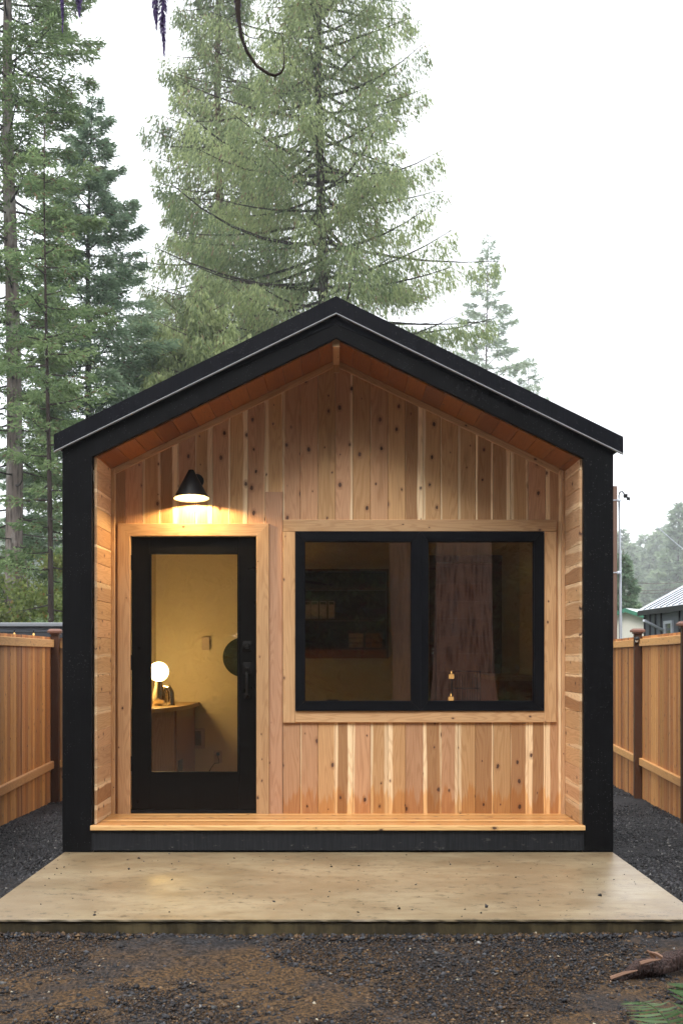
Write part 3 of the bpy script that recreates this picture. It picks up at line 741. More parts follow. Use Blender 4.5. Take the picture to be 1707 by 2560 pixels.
b = MB(); b.board((x0 + .0205, yb + .02, z0), (0, 0, 1), (1, 0, 0), .084, x1 - x0 - .041, .018, (0, -1, 0), sap=False); b.build('bottom_rail', M['soffit'], sh)
sq = F / (yb + .05)
bl = ['white box file standing leftmost of the four on the wall shelf', 'white box file second from the left of the four on the wall shelf', 'white box file third from the left of the four on the wall shelf', 'white box file standing rightmost of the four on the wall shelf']
for i, (a, c) in enumerate(((758, 775.5), (777.5, 795), (799, 816.5), (820.5, 836.5))):
    xa, xb_ = (a - CX) / sq, (c - CX) / sq
    t = thing('box_file', bl[i], 'box file', ((xa + xb_) / 2, yb + .05, zs), 'box files on the wall shelf')
    b = MB(); b.box(xa, xb_, yb + .04, yb + .22, zs + .0, zs + .168, ch=.003); b.build('spine', M['plastic'], t)
    b = MB(); b.box(xa + .008, xb_ - .008, yb + .0385, yb + .0397, zs + .135, zs + .16); b.build('label_slot', M['grille'], t)
for i, (a, c, hh, mt, lb) in enumerate(((872, 907, .14, 'tablew', 'low pale wooden crate under the shelf board, left of the darker one'), (914, 955, .13, 'soffit', 'reddish wooden crate under the shelf board, right of the pale one'))):
    xa, xb_ = (a - CX) / sq, (c - CX) / sq; zc = z0 + .105
    t = thing('crate', lb, 'crate', ((xa + xb_) / 2, yb + .1, zc))
    for zz in (0, .048, .096):
        b = MB(); b.box(xa, xb_, yb + .05, yb + .062, zc + zz, zc + zz + .04); b.build('slat', M[mt], t)
    b = MB(); b.box(xa + .003, xb_ - .003, yb + .0625, yb + .2, zc, zc + .134); b.build('body', M['darkw'], t)
# planked closet behind the right sash
x0, x1, z0, z1 = onback(1071, 1251, 1390, 1900)
cl = thing('closet', 'dark wood closet with a planked door behind the right window pane', 'closet', ((x0 + x1) / 2, BW, .166))
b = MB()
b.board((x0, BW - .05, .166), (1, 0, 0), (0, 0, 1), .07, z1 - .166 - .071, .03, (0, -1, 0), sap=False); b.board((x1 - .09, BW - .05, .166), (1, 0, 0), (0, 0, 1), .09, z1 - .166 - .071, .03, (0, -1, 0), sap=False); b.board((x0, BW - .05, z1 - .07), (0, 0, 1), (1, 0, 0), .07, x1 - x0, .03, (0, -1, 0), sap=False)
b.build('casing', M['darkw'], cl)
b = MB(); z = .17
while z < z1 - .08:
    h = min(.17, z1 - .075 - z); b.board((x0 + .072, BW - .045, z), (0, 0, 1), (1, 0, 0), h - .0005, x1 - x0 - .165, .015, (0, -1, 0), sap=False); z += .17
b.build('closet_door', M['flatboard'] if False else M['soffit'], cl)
ct = thing('low_cabinet', 'orange wood low cabinet along the room wall in the right window pane', 'cabinet', (1.6, 10.4, .166))
b = MB(); b.box(1.33, 1.718, 9.3, BW - .09, 1.13, 1.165, ch=.003); b.build('counter_top', M['tablew'], ct)
b = MB(); b.board((1.36, 9.33, .167), (0, 1, 0), (0, 0, 1), BW - .10 - 9.33, .962, .02, (-1, 0, 0), sap=False); b.board((1.34, 9.32, .167), (1, 0, 0), (0, 0, 1), .37, .962, .015, (0, -1, 0), sap=False); b.build('front_panel', M['soffit'], ct)
ds = thing('desk', 'narrow dark desk just inside under the right window pane', 'desk', (.95, 8.8, .166))
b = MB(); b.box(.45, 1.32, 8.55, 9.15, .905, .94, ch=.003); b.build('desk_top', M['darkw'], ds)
for xx in (.48, 1.25):
    for yy in (8.6, 9.06):
        b = MB(); b.box(xx, xx + .04, yy, yy + .04, .166, .9045); b.build('leg', M['darkw'], ds)
# wire candle stand
lt = thing('wire_lantern', 'black wire basket lantern on the desk inside the right pane', 'lantern', (1.02, 8.95, .941))
b = MB()
lx0, lx1, ly0, ly1, lz0, lz1 = .93, 1.13, 8.86, 9.02, .942, 1.215
for xx in (lx0, lx1):
    for yy in (ly0, ly1): b.tube([(xx, yy, lz0), (xx, yy, lz1)], .0035, 6)
for zz in (lz0 + .004, (lz0 + lz1) / 2, lz1):
    b.tube([(lx0, ly0, zz), (lx1, ly0, zz), (lx1, ly1, zz), (lx0, ly1, zz), (lx0, ly0, zz)], .003, 6)
for k in range(1, 10):
    xx = lx0 + (lx1 - lx0) * k / 10; b.tube([(xx, ly0, lz0), (xx, ly0, lz1 - .02)], .0018, 5)
b.build('wire_frame', M['matte'], lt)
for (cx_, cy_, cz, hh, lb) in ((.905, 8.90, .942, .07, 'lower lit candle standing left of the wire lantern'), (.915, 8.96, 1.155, .035, 'upper lit candle on the tall holder beside the wire lantern')):
    t = thing('candle', lb, 'candle', (cx_, cy_, .941), 'lit candles on the desk')
    if cz > 1:
        b = MB(); b.tube([(cx_, cy_, .942), (cx_, cy_, 1.153)], .006, 8); b.lathe([(0, 0), (.04, 0), (.04, .006), (0, .006)], 20, Matrix.Translation((cx_, cy_, .941))); b.lathe([(0, 0), (.025, 0), (.025, .004), (0, .004)], 16, Matrix.Translation((cx_, cy_, 1.150))); b.build('holder', M['bmetal'], t)
    b = MB(); b.lathe([(0, 0), (.021, 0), (.021, hh), (0, hh)], 20, Matrix.Translation((cx_, cy_, cz))); b.build('wax', M['candle'], t, smooth=True, ang=30)
    b = MB(); b.lathe([(0, 0), (.004, .006), (.003, .016), (0, .028)], 10, Matrix.Translation((cx_, cy_, cz + hh + .002))); b.build('flame', M['flame'], t, smooth=True)

# ------------------------------------------------------------------ fences
def fence(name, label, A, B, side, posts, ztop, zbot, skip=()):
    """A, B ground points (x, y) of the line; side = +1/-1 which side (to the left of A->B) carries rails and posts"""
    A, B = Vector((A[0], A[1], 0)), Vector((B[0], B[1], 0)); D = (B - A); ln = D.length; D.normalize()
    Nn = Vector((-D.y, D.x, 0)) * side
    root = thing(name, label, 'fence', (A.x, A.y, zbot(A.y)))
    for i in range(len(posts) - 1):
        s0, s1 = posts[i], posts[i + 1]
        b = MB(); s = s0
        while s < s1 - .005:
            wd = min(random.choice((.139, .139, .139, .09)), s1 - s)
            p = A + D * s; z0 = zbot(p.y) + random.uniform(-.03, .0); zt = ztop(s) + random.uniform(-.0015, .0015); t = random.choice((.014, .016))
            b.board((p.x, p.y, z0), D, (0, 0, 1), wd - .004, zt - z0, t, Nn, ch=.004)
            s += wd
        b.build('panel', M['fence'], root)
        g0, g1 = s0 + .045, s1 - .045
        for (off, hh) in ((-.122, .089), (None, .089)):
            b = MB(); p = A + D * g0 + Nn * .0175
            z = ztop(s0) + off if off is not None else .008 - .012 * 0
            dz = (ztop(s1) - ztop(s0)) / (s1 - s0) if off is not None else -.0
            b.board((p.x, p.y, z), (0, 0, 1), (D + Vector((0, 0, dz))), hh, g1 - g0, .038, Nn, ch=.004)
            b.build('rail', M['rail'], root)
    for i, s in enumerate(posts):
        if i in skip: continue
        p = A + D * s + Nn * .063
        zt = ztop(s) + .030; z0 = zbot(p.y) - .05
        b = MB(); b.board(p - D * .044 - Nn * .044 + Vector((0, 0, z0)), D, (0, 0, 1), .088, zt - z0, .088, Nn, ch=.003, sap=False)
        po = b.build('post', M['fpost'], root)
        b = MB(); h = .080
        c = Vector((p.x, p.y, zt + .001)); q = lambda a, e, z: c + D * a + Nn * e + Vector((0, 0, z))
        vs = [q(-.058, -.058, 0), q(.058, -.058, 0), q(.058, .058, 0), q(-.058, .058, 0), q(-.058, -.058, .02), q(.058, -.058, .02), q(.058, .058, .02), q(-.058, .058, .02),
              q(-h, -h, .02), q(h, -h, .02), q(h, h, .02), q(-h, h, .02), q(-h, -h, .042), q(h, -h, .042), q(h, h, .042), q(-h, h, .042), q(-.055, -.055, .064), q(.055, -.055, .064), q(.055, .055, .064), q(-.055, .055, .064)]
        fs = [(3, 2, 1, 0), (16, 17, 18, 19)]
        for l in range(4):
            for k in range(4): fs.append((l * 4 + k, l * 4 + (k + 1) % 4, (l + 1) * 4 + (k + 1) % 4, (l + 1) * 4 + k))
        b.add(vs, fs); b.build('post_cap', M['cap'], po)
    return root
zb = lambda y: float(gh(3.4, y)) - .02
dR = Vector((.085, 1, 0)).normalized()
a0 = (3.515 - .085 * 4.9, 11.25 - 4.9)
s_of = lambda y: (y - a0[1]) / dR.y
fence('right_fence' if False else 'cedar_fence', 'orange cedar board fence right of the cabin with a round light on its post', a0, (a0[0] + .085 * 12, a0[1] + 12), 1,
      [s_of(6.15), s_of(8.59), s_of(11.03), s_of(13.62), s_of(16.06), s_of(18.2)], lambda s: 1.580 - .004 * (s - s_of(11.2)), zb)
dL = Vector((-.06, 1, 0)).normalized()
b0 = (-3.23 + .06 * 5.0, 10.7 - 5.0); sL = lambda y: (y - b0[1]) / dL.y
fence('cedar_fence', 'orange cedar board fence left of the cabin running back to the corner post', b0, (b0[0] - .06 * 8, b0[1] + 8), -1,
      [sL(5.8), sL(7.5), sL(9.8), sL(13.22)], lambda s: 1.556, zb)
fence('cedar_fence', 'darker cedar cross fence behind the cabin, seen left of the black post', (-3.50, 13.32), (3.0, 13.32), -1,
      [.03, 2.6, 4.2], lambda s: 1.545, zb, skip=(0,))
# solar light on the right fence post
pp = Vector((3.515 + .085 * (13.62 - 11.25), 13.62, 0)) + Vector((-1, .085, 0)) * .063
fl = thing('fence_light', 'small round black light with a white lens on the right fence post', 'light', (pp.x - .03, pp.y - .06, 1.50))
b = MB(); Mf = Matrix.Translation((pp.x - .030, pp.y - .075, 1.535))
b.lathe([(0, .034), (.020, .030), (.031, .016), (.034, -.004), (.030, -.008), (0, -.009)], 20, Mf); b.build('housing', M['bmetal'], fl, smooth=True)
b = MB(); b.lathe([(0, -.040), (.012, -.036), (.019, -.022), (.020, -.010), (0, -.0095)], 16, Mf); b.build('lens', M['white'], fl, smooth=True)

# ------------------------------------------------------------------ trees
def kite_mesh(C, D, Ln, W, jit=1.0):
    n = len(C); D = D / (np.linalg.norm(D, axis=1, keepdims=True) + 1e-9)
    rnd = rs.normal(size=(n, 3)); S = np.cross(D, rnd); S /= (np.linalg.norm(S, axis=1, keepdims=True) + 1e-9)
    mid = C + D * (Ln * .45)[:, None]
    V = np.stack([C, mid + S * (W / 2)[:, None], C + D * Ln[:, None], mid - S * (W / 2)[:, None]], 1).reshape(-1, 3)
    return V
def conifer(name, seed, H, r0, zc, Rf, nb, style, dens, leaf, mats, lean=(0, 0), light=.5, sub=3, dead=.05, gapf=None, bare=0):
    """returns an unplaced thing at the origin: trunk, branches (limb wood), crown"""
    global rs
    keep = rs; rs = np.random.RandomState(seed); rr = random.Random(seed)
    root = thing(name, 'x', 'tree')
    zs = np.linspace(0, H, max(8, int(H / .8)))
    path = [(lean[0] * z + .06 * math.sin(z * .35 + seed), lean[1] * z + .05 * math.cos(z * .3 + seed), z) for z in zs]
    rad = [max(.012, r0 * (1 - z / H) ** .8 * (1 + .35 * math.exp(-z / .6)) * rr.uniform(.96, 1.04)) for z in zs]
    b = MB(); b.tube(path, rad, 12); b.build('trunk', mats[0], root, smooth=True)
    lb = MB(); CC, DD, LL, WW, TT = [], [], [], [], []
    ga = rr.uniform(0, 6)
    for i in range(nb):
        u = (i + rr.random()) / nb
        z = zc + (H - zc) * u ** .92
        ga += 2.4 + rr.uniform(-.5, .5)
        if gapf and gapf(z, ga): continue
        L = Rf(z) * rr.uniform(.62, 1.12)
        if L < .12: continue
        fx = (z - 0) / H
        if style == 'cedar': a1, a2 = -.28 * rr.uniform(.5, 1.3) + .25 * max(0, fx - .6), .22 * rr.uniform(.6, 1.6)
        else: a1, a2 = (-.30 + .62 * fx) * rr.uniform(.6, 1.3) - .05, .16 * rr.uniform(.2, 1.5)
        dr = np.array([math.cos(ga), math.sin(ga), 0]); sd_ = np.array([-dr[1], dr[0], 0])
        o = np.array([lean[0] * z + .06 * math.sin(z * .35 + seed), lean[1] * z + .05 * math.cos(z * .3 + seed), z])
        bend = rr.uniform(-.2, .2)
        def path_(t): 
            t = np.atleast_1d(t)[:, None]
            return o + dr * (L * t) + np.array([0, 0, 1.0]) * (a1 * L * t + a2 * L * t * t) + sd_ * (bend * L * t * t)
        tp = path_(np.linspace(0, 1, 6)); rb = .012 + .011 * L
        lb.tube([tuple(q) for q in tp], [rb * (1 - .85 * k / 5) for k in range(6)], 4, cap=False)
        if z < bare: 
            if rr.random() < .6: continue
        n = int(dens * L * rr.uniform(.6, 1.25)) + 3
        t = rs.uniform(.12 if style == 'fir' else .05, 1.0, n) ** (.75 if L > 1 else .9)
        wid = L * (.42 * (1 - t) + .07) * (1.0 if style == 'fir' else .8)
        s = rs.uniform(-1, 1, n) * wid
        base = path_(t) + sd_ * s[:, None] + dr * (np.abs(s) * .45)[:, None]
        base[:, 2] -= np.abs(s) * (.35 if style == 'cedar' else .18)
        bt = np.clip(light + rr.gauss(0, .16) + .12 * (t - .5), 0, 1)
        # side twigs
        for k in range(sub):
            m = rs.uniform(0, 1, n)
            if style == 'cedar':
                d = dr * .30 + sd_ * (np.sign(s) * .25)[:, None] * 1.0 + np.array([0, 0, -1.0]) + rs.normal(0, .28, (n, 3))
                c = base + rs.normal(0, .05, (n, 3)); c[:, 2] -= k * leaf[0] * .75 + np.abs(rs.normal(0, .22, n))
                ln = leaf[0] * rs.uniform(.6, 1.3, n); wd = leaf[1] * rs.uniform(.6, 1.3, n) * (1 - .18 * k)
            else:
                d = dr * .75 + sd_ * (np.sign(s) * .55)[:, None] + np.array([0, 0, -.18]) + rs.normal(0, .42, (n, 3))
                c = base + rs.normal(0, .05, (n, 3)) + dr * (k * .05)
                ln = leaf[0] * rs.uniform(.5, 1.3, n); wd = leaf[1] * rs.uniform(.6, 1.3, n)
            CC.append(c); DD.append(d); LL.append(ln); WW.append(wd)
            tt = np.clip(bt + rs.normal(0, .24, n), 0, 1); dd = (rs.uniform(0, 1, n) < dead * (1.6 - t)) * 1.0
            TT.append(np.stack([tt, dd, m], 1))
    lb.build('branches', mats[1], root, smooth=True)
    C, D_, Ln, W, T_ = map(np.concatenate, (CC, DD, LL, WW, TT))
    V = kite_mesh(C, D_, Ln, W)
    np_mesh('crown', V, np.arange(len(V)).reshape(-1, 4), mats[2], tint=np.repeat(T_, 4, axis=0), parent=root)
    rs = keep
    return root
def place(root, px, Y, label, z=None, group=None, rot=0, name=None, scale=None):
    x = (px - CX) * Y / F
    root.location = (x, Y, float(gh(x, Y)) - .05 if z is None else z); root.rotation_euler = (0, 0, rot)
    root['label'] = label
    if group: root['group'] = group
    if scale: root.scale = scale
    return root
def clone(root, **kw):
    r = root.copy(); COL.objects.link(r)
    for ch in list(root.children):
        c = ch.copy(); COL.objects.link(c); c.parent = r
    return r
MB_fir = bark('fir_bark', (.16, .13, .115), (.05, .04, .035), (.30, .29, .26))
MB_dark = bark('dark_wet_bark', (.045, .032, .028), (.018, .014, .013), (.08, .07, .055))
MB_ced = bark('cedar_bark', (.13, .085, .065), (.045, .03, .025), (.14, .13, .12))
MB_limb = plain('limb_wood', (.085, .065, .055), .8, spec=.2)
MB_limbd = plain('dark_limb_wood', (.03, .024, .02), .8, spec=.2)
G_fir = foliage('fir_needles', [(.075, .125, .055), (.145, .205, .09), (.22, .29, .13), (.14, .10, .06)], trans=.55)
G_blue = foliage('blue_fir_needles', [(.105, .165, .105), (.20, .28, .175), (.29, .37, .24), (.13, .10, .07)], trans=.55)
G_ced = foliage('cedar_sprays', [(.095, .14, .065), (.20, .25, .115), (.35, .40, .19), (.22, .15, .10)], trans=.55)
G_far = foliage('far_needles', [(.17, .22, .16), (.22, .28, .18), (.28, .34, .21), (.1, .09, .06)], trans=.45)  # needles of distant trees paled: haze put into their colours

def lerp(z, pts):
    return float(np.interp(z, [p[0] for p in pts], [p[1] for p in pts]))
# big fir at the left edge
t = conifer('fir_tree', 11, 30, .27, 4.5, lambda z: lerp(z, [(4, 1.9), (8, 2.3), (14, 2.5), (18, 2.5), (22, 2.0), (30, .2)]), 200, 'fir', 135, (.17, .042), (MB_fir, MB_limbd, G_fir), lean=(-.006, 0), light=.52, bare=9)
place(t, 36, 30, 'tall fir at the left edge with a thick grey bark trunk')
# bluish pointed fir
t = conifer('fir_tree', 12, 19.6, .17, 2.5, lambda z: lerp(z, [(2, 2.9), (8, 2.8), (12, 2.3), (15, 1.6), (18, .75), (19.5, .1)]), 190, 'fir', 135, (.17, .045), (MB_dark, MB_limbd, G_blue), lean=(.012, 0), light=.5, bare=6)
place(t, 212, 34, 'bluish green pointed fir second from the left, between the edge fir and the cedars')
# slim dark fir in front
t = conifer('fir_tree', 13, 12.5, .072, 2.2, lambda z: lerp(z, [(2, 1.15), (6, 1.2), (9, .9), (12.4, .1)]), 60, 'fir', 75, (.13, .034), (MB_dark, MB_limbd, G_fir), light=.45, bare=3.4)
place(t, 120, 22, 'slim young fir with a thin black trunk beside the cabin roof corner')
# two redcedars
t = conifer('cedar_tree', 14, 42, .30, 3, lambda z: lerp(z, [(3, 6.0), (13, 5.8), (20, 4.0), (26, 2.7), (30, 1.9), (42, .2)]), 360, 'cedar', 72, (.21, .056), (MB_ced, MB_limb, G_ced), light=.42, dead=.07)
place(t, 548, 48, 'left one of the two big drooping cedars, thinner and browner')
t = conifer('cedar_tree', 15, 40, .30, 3, lambda z: lerp(z, [(3, 6.8), (12, 6.8), (16, 6.1), (19.5, 5.9), (24, 4.7), (27, 3.6), (40, .2)]), 310, 'cedar', 72, (.21, .056), (MB_dark, MB_limbd, G_ced), lean=(-.008, 0), light=.56, dead=.05)
place(t, 812, 42, 'right one of the two big drooping cedars, its dark trunk above the cabin ridge')
# low dense cedar between and below
t = conifer('cedar_tree', 16, 14.5, .16, 2, lambda z: lerp(z, [(2, 5.0), (8, 4.6), (11.5, 3.0), (14.5, .15)]), 200, 'cedar', 110, (.21, .062), (MB_ced, MB_limb, G_ced), light=.7, dead=.03)
place(t, 500, 36, 'lower bushy light green cedar just above the left roof slope')
# pale firs in the haze
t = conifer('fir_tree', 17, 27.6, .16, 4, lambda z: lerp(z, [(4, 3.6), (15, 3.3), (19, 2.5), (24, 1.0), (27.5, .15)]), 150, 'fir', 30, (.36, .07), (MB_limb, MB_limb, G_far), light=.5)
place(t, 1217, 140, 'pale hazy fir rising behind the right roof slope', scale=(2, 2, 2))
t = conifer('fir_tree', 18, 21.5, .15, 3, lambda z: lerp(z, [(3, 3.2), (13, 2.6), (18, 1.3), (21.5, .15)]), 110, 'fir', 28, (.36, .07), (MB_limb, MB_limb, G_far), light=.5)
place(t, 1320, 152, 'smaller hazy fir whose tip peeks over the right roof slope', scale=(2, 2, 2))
# dark fir next to the metal mast
t = conifer('fir_tree', 19, 7.9, .10, .4, lambda z: lerp(z, [(.4, 1.6), (3, 1.25), (6, .55), (7.8, .1)]), 120, 'fir', 190, (.20, .05), (MB_limb, MB_limb, G_blue), light=.35)
place(t, 1556, 56, 'dark green young fir right of the metal mast')
# far slope: one mesh, many trees
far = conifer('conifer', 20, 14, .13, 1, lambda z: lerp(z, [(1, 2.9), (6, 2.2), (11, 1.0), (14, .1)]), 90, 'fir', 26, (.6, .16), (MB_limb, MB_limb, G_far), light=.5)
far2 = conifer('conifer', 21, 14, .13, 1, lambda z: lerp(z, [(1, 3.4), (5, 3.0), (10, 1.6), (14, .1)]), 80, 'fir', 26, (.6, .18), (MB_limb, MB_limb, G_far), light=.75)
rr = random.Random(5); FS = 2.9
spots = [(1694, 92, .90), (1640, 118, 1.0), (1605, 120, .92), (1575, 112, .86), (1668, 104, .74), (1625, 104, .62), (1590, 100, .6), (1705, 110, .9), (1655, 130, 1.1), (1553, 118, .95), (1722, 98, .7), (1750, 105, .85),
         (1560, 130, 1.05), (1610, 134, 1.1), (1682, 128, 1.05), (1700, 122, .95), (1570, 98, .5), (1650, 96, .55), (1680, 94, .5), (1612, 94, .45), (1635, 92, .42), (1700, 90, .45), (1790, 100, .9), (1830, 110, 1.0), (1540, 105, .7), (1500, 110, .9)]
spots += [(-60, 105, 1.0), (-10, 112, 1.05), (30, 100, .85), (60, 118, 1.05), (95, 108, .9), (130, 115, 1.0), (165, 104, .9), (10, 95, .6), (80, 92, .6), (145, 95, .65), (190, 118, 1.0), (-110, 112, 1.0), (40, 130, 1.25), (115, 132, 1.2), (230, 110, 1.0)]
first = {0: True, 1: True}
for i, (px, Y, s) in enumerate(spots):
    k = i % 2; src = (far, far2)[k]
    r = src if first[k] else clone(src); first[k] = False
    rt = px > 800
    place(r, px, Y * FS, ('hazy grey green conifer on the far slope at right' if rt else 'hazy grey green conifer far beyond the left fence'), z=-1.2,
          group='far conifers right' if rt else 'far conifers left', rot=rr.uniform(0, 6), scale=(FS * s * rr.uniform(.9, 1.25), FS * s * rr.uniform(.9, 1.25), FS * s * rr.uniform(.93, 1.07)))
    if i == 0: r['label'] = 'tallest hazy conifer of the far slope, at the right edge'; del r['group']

# bright leafy shrubs behind the left fence
def shrub(seed, W_, H_, n, lab, px, Y, mat):
    g = np.random.RandomState(seed); rr = random.Random(seed)
    x = (px - CX) * Y / F; z0 = float(gh(x, Y))
    root = thing('leafy_shrub', lab, 'shrub', (x, Y, z0))
    b = MB()
    tips = []
    for k in range(9):
        a = rr.uniform(0, 6.28); l = rr.uniform(.5, 1)
        e = Vector((x + math.cos(a) * W_ * .4 * l, Y + math.sin(a) * W_ * .4 * l, z0 + H_ * rr.uniform(.5, .95)))
        b.tube([(x, Y, z0 - .1), (x + (e.x - x) * .4, Y + (e.y - Y) * .4, z0 + (e.z - z0) * .5), e], [.03, .02, .006], 5); tips.append(e)
    b.build('stems', MB_limb, root)
    cl = []
    for k in range(36):
        a = g.uniform(0, 6.28); r_ = g.uniform(0, 1) ** .5 * W_ * .5; h = g.uniform(.12, 1) * H_ * (1 - .4 * (r_ / (W_ * .5)) ** 2)
        cl.append((x + math.cos(a) * r_, Y + math.sin(a) * r_, z0 + h, g.uniform(.25, .55)))
    cl = np.array(cl); idx = g.randint(0, len(cl), n)
    C = cl[idx, :3] + g.normal(0, 1, (n, 3)) * cl[idx, 3:4] * np.array([.6, .6, .42])
    D_ = g.normal(0, 1, (n, 3)) + np.array([0, 0, -.3]); T_ = np.clip(np.stack([.55 + g.normal(0, .2, n) + g.uniform(-.2, .2, len(cl))[idx], (g.uniform(0, 1, n) < .03) * 1.0, g.uniform(0, 1, n)], 1), 0, 1)
    global rs
    keep = rs; rs = g; V = kite_mesh(C, D_, g.uniform(.07, .13, n), g.uniform(.05, .08, n)); rs = keep
    V = V - np.array([x, Y, z0])
    np_mesh('leaves', V, np.arange(len(V)).reshape(-1, 4), mat, tint=np.repeat(T_, 4, axis=0), parent=root)
G_yel = foliage('bright_leaves', [(.06, .09, .025), (.13, .165, .045), (.22, .24, .07), (.2, .12, .04)], trans=.45)
G_mid = foliage('mid_leaves', [(.04, .07, .02), (.08, .12, .03), (.14, .18, .05), (.15, .1, .04)], trans=.45)
shrub(31, 4.6, 5.2, 26000, 'yellow green leafy shrub behind the fence between the two left trunks', 95, 27, G_yel)
shrub(32, 4.2, 4.6, 22000, 'yellow green leafy shrub beside the black corner post', 165, 29, G_yel)
shrub(33, 4.6, 5.4, 20000, 'darker green leafy shrub at the left edge behind the thick trunk', -15, 31, G_mid)
shrub(34, 5.4, 6.6, 20000, 'mid green leafy shrub farther back, between the left trunks', 120, 38, G_mid)

# ------------------------------------------------------------------ the big cedar beside the camera: its reflection and its hanging twigs are in view
big = thing('cedar_tree', 'old cedar beside the viewer, seen as a broad trunk mirrored in the right window pane', 'tree', (1.95, -1.0, -.1))
b = MB(); n_ = 28; vs = []
for i in range(36):
    z = -.2 + i * .4; r_ = .46 * (1 - z / 34) * (1 + .5 * math.exp(-max(z, 0) / .5))
    for k in range(n_):
        a = 2 * math.pi * k / n_; rr_ = r_ * (1 + .05 * math.sin(a * 5 + 1) + .035 * math.sin(a * 11 + z * .3) + .02 * math.sin(a * 17))
        vs.append((1.95 + rr_ * math.cos(a), -1.0 + rr_ * math.sin(a), z))
b.add(vs, [(i * n_ + k, i * n_ + (k + 1) % n_, (i + 1) * n_ + (k + 1) % n_, (i + 1) * n_ + k) for i in range(35) for k in range(n_)])
MB_big = bark('stringy_cedar_bark', (.27, .155, .11), (.035, .02, .016), (.20, .15, .13), scale=1.3)
b.build('trunk', MB_big, big, smooth=True)
b = MB()
b.tube([(1.8, -.8, 7.2), (1.2, .8, 6.6), (.3, 2.4, 5.7), (-.6, 3.6, 4.9), (-1.1, 4.2, 4.35), (-1.3, 4.45, 4.2)], [.09, .075, .055, .035, .018, .008], 8)
b.build('limb', MB_limbd, big, smooth=True)
b = MB()
b.tube([(.3, 2.4, 5.7), (-.1, 3.4, 5.0), (-.25, 3.9, 4.35)] + [P(px, py, 4.05) for px, py in ((594, -60), (594, 0), (596, 40), (603, 90), (618, 130), (642, 165), (672, 185), (688, 189), (702, 182), (709, 170), (711, 148), (709, 120), (705, 90))],
       [.045, .028, .017, .013, .012, .0085, .0068, .0062, .0060, .0055, .005, .0045, .0036, .0025, .0016, .0011, .0008], 8)
for pts, r_ in (([(602, 78), (612, 86), (622, 92), (634, 96), (648, 94), (660, 92)], .003), ([(598, 62), (588, 72), (577, 74), (569, 62), (568, 46)], .0022), ([(597, 30), (583, 38), (573, 46)], .003), ([(688, 189), (689, 203)], .004), ([(648, 94), (656, 84), (668, 82)], .0015), ([(700, 100), (688, 88), (672, 80)], .001)):
    b.tube([P(x, y, 4.05 + .02 * j) for j, (x, y) in enumerate(pts)], [r_ * (1 - .7 * j / (len(pts) - 1)) for j in range(len(pts))], 5)
b.build('bare_branch', MB_dark, big, smooth=True)['label'] = 'curved bare dark branch hanging into the sky'
G_twig = plain('purple_fringe_twigs', (.12, .085, .21), .8, spec=.1)  # purple lens fringe put into one even twig colour
def twig(px, py0, py1, wpx, seed):
    g = random.Random(seed); b = MB(); Y = 4.2
    n = int((py1 - py0) / 3)
    ax = [(px + 1.5 * math.sin(k * .12 + seed), py0 + (py1 - py0) * k / n) for k in range(n + 1)]
    b.tube([P(x, y, Y) for x, y in ax], [.0022 * (1 - .8 * k / n) for k in range(n + 1)], 4)
    for k in range(0, n):
        x, y = ax[k]; f = k / n; env = wpx * (math.sin(math.pi * min(1, .12 + f)) * .8 + .25)
        for q in range(9):
            sx = g.uniform(-1, 1) * env; ln = g.uniform(8, 22)
            p0 = P(x, y, Y); p1 = P(x + sx * .55, y + ln * .5, Y + g.uniform(-.02, .02)); p2 = P(x + sx * .8, y + ln, Y + g.uniform(-.03, .03))
            b.tube([p0, p1, p2], [.0009, .0014, .0004], 3)
    o = b.build('hanging_twig', G_twig, big)
twig(409, -60, 128, 16, 1); twig(391, -60, 62, 15, 2); twig(199, -60, 28, 15, 3); twig(156, -60, 66, 6, 4); twig(594, -60, 42, 14, 6)
b = MB(); b.tube([(-.6, 3.6, 4.9), (-1.3, 4.1, 4.3), (-2.2, 4.2, 4.1), (-3.2, 4.25, 3.95)], [.02, .014, .009, .004], 6)
for px in (404, 393, 199, 156): 
    q = P(px, -60, 4.2); b.tube([(q.x + .05, 4.18, 4.22 if px > 300 else 4.05), q], [.004, .003], 5)
b.build('side_limb', MB_limbd, big)
# the second trunk mirrored in the left pane and the unseen wood behind the viewer
t = conifer('fir_tree', 41, 24, .34, 5, lambda z: lerp(z, [(5, 3.2), (14, 2.6), (24, .2)]), 120, 'fir', 60, (.36, .11), (MB_big, MB_limbd, G_fir), lean=(-.035, 0), light=.4)
t.location = (1.62, -8.0, -.2); t['label'] = 'leaning grey trunk mirrored in the left window pane'
bk = conifer('conifer', 42, 21, .22, .8, lambda z: lerp(z, [(.5, 3.8), (9, 3.2), (16, 1.6), (21, .1)]), 150, 'fir', 55, (.45, .15), (MB_dark, MB_limbd, G_fir), light=.35)
rr = random.Random(9)
for i in range(30):  # unseen rows set dense to keep the panes and upper wall dark
    r = bk if i == 0 else clone(bk)
    x = -24 + (i % 15) * 3.3 + rr.uniform(-.6, .6) + (1.6 if i > 14 else 0); y = (-12 if i < 15 else -19) - rr.uniform(0, 4)
    r.location = (x, y, -.3); s = rr.uniform(.8, 1.2); r.scale = (s, s, s); r.rotation_euler = (0, 0, rr.uniform(0, 6))
    r['label'] = 'unseen dark conifer added to the wood behind the viewer'; r['group'] = 'added conifers behind the viewer'

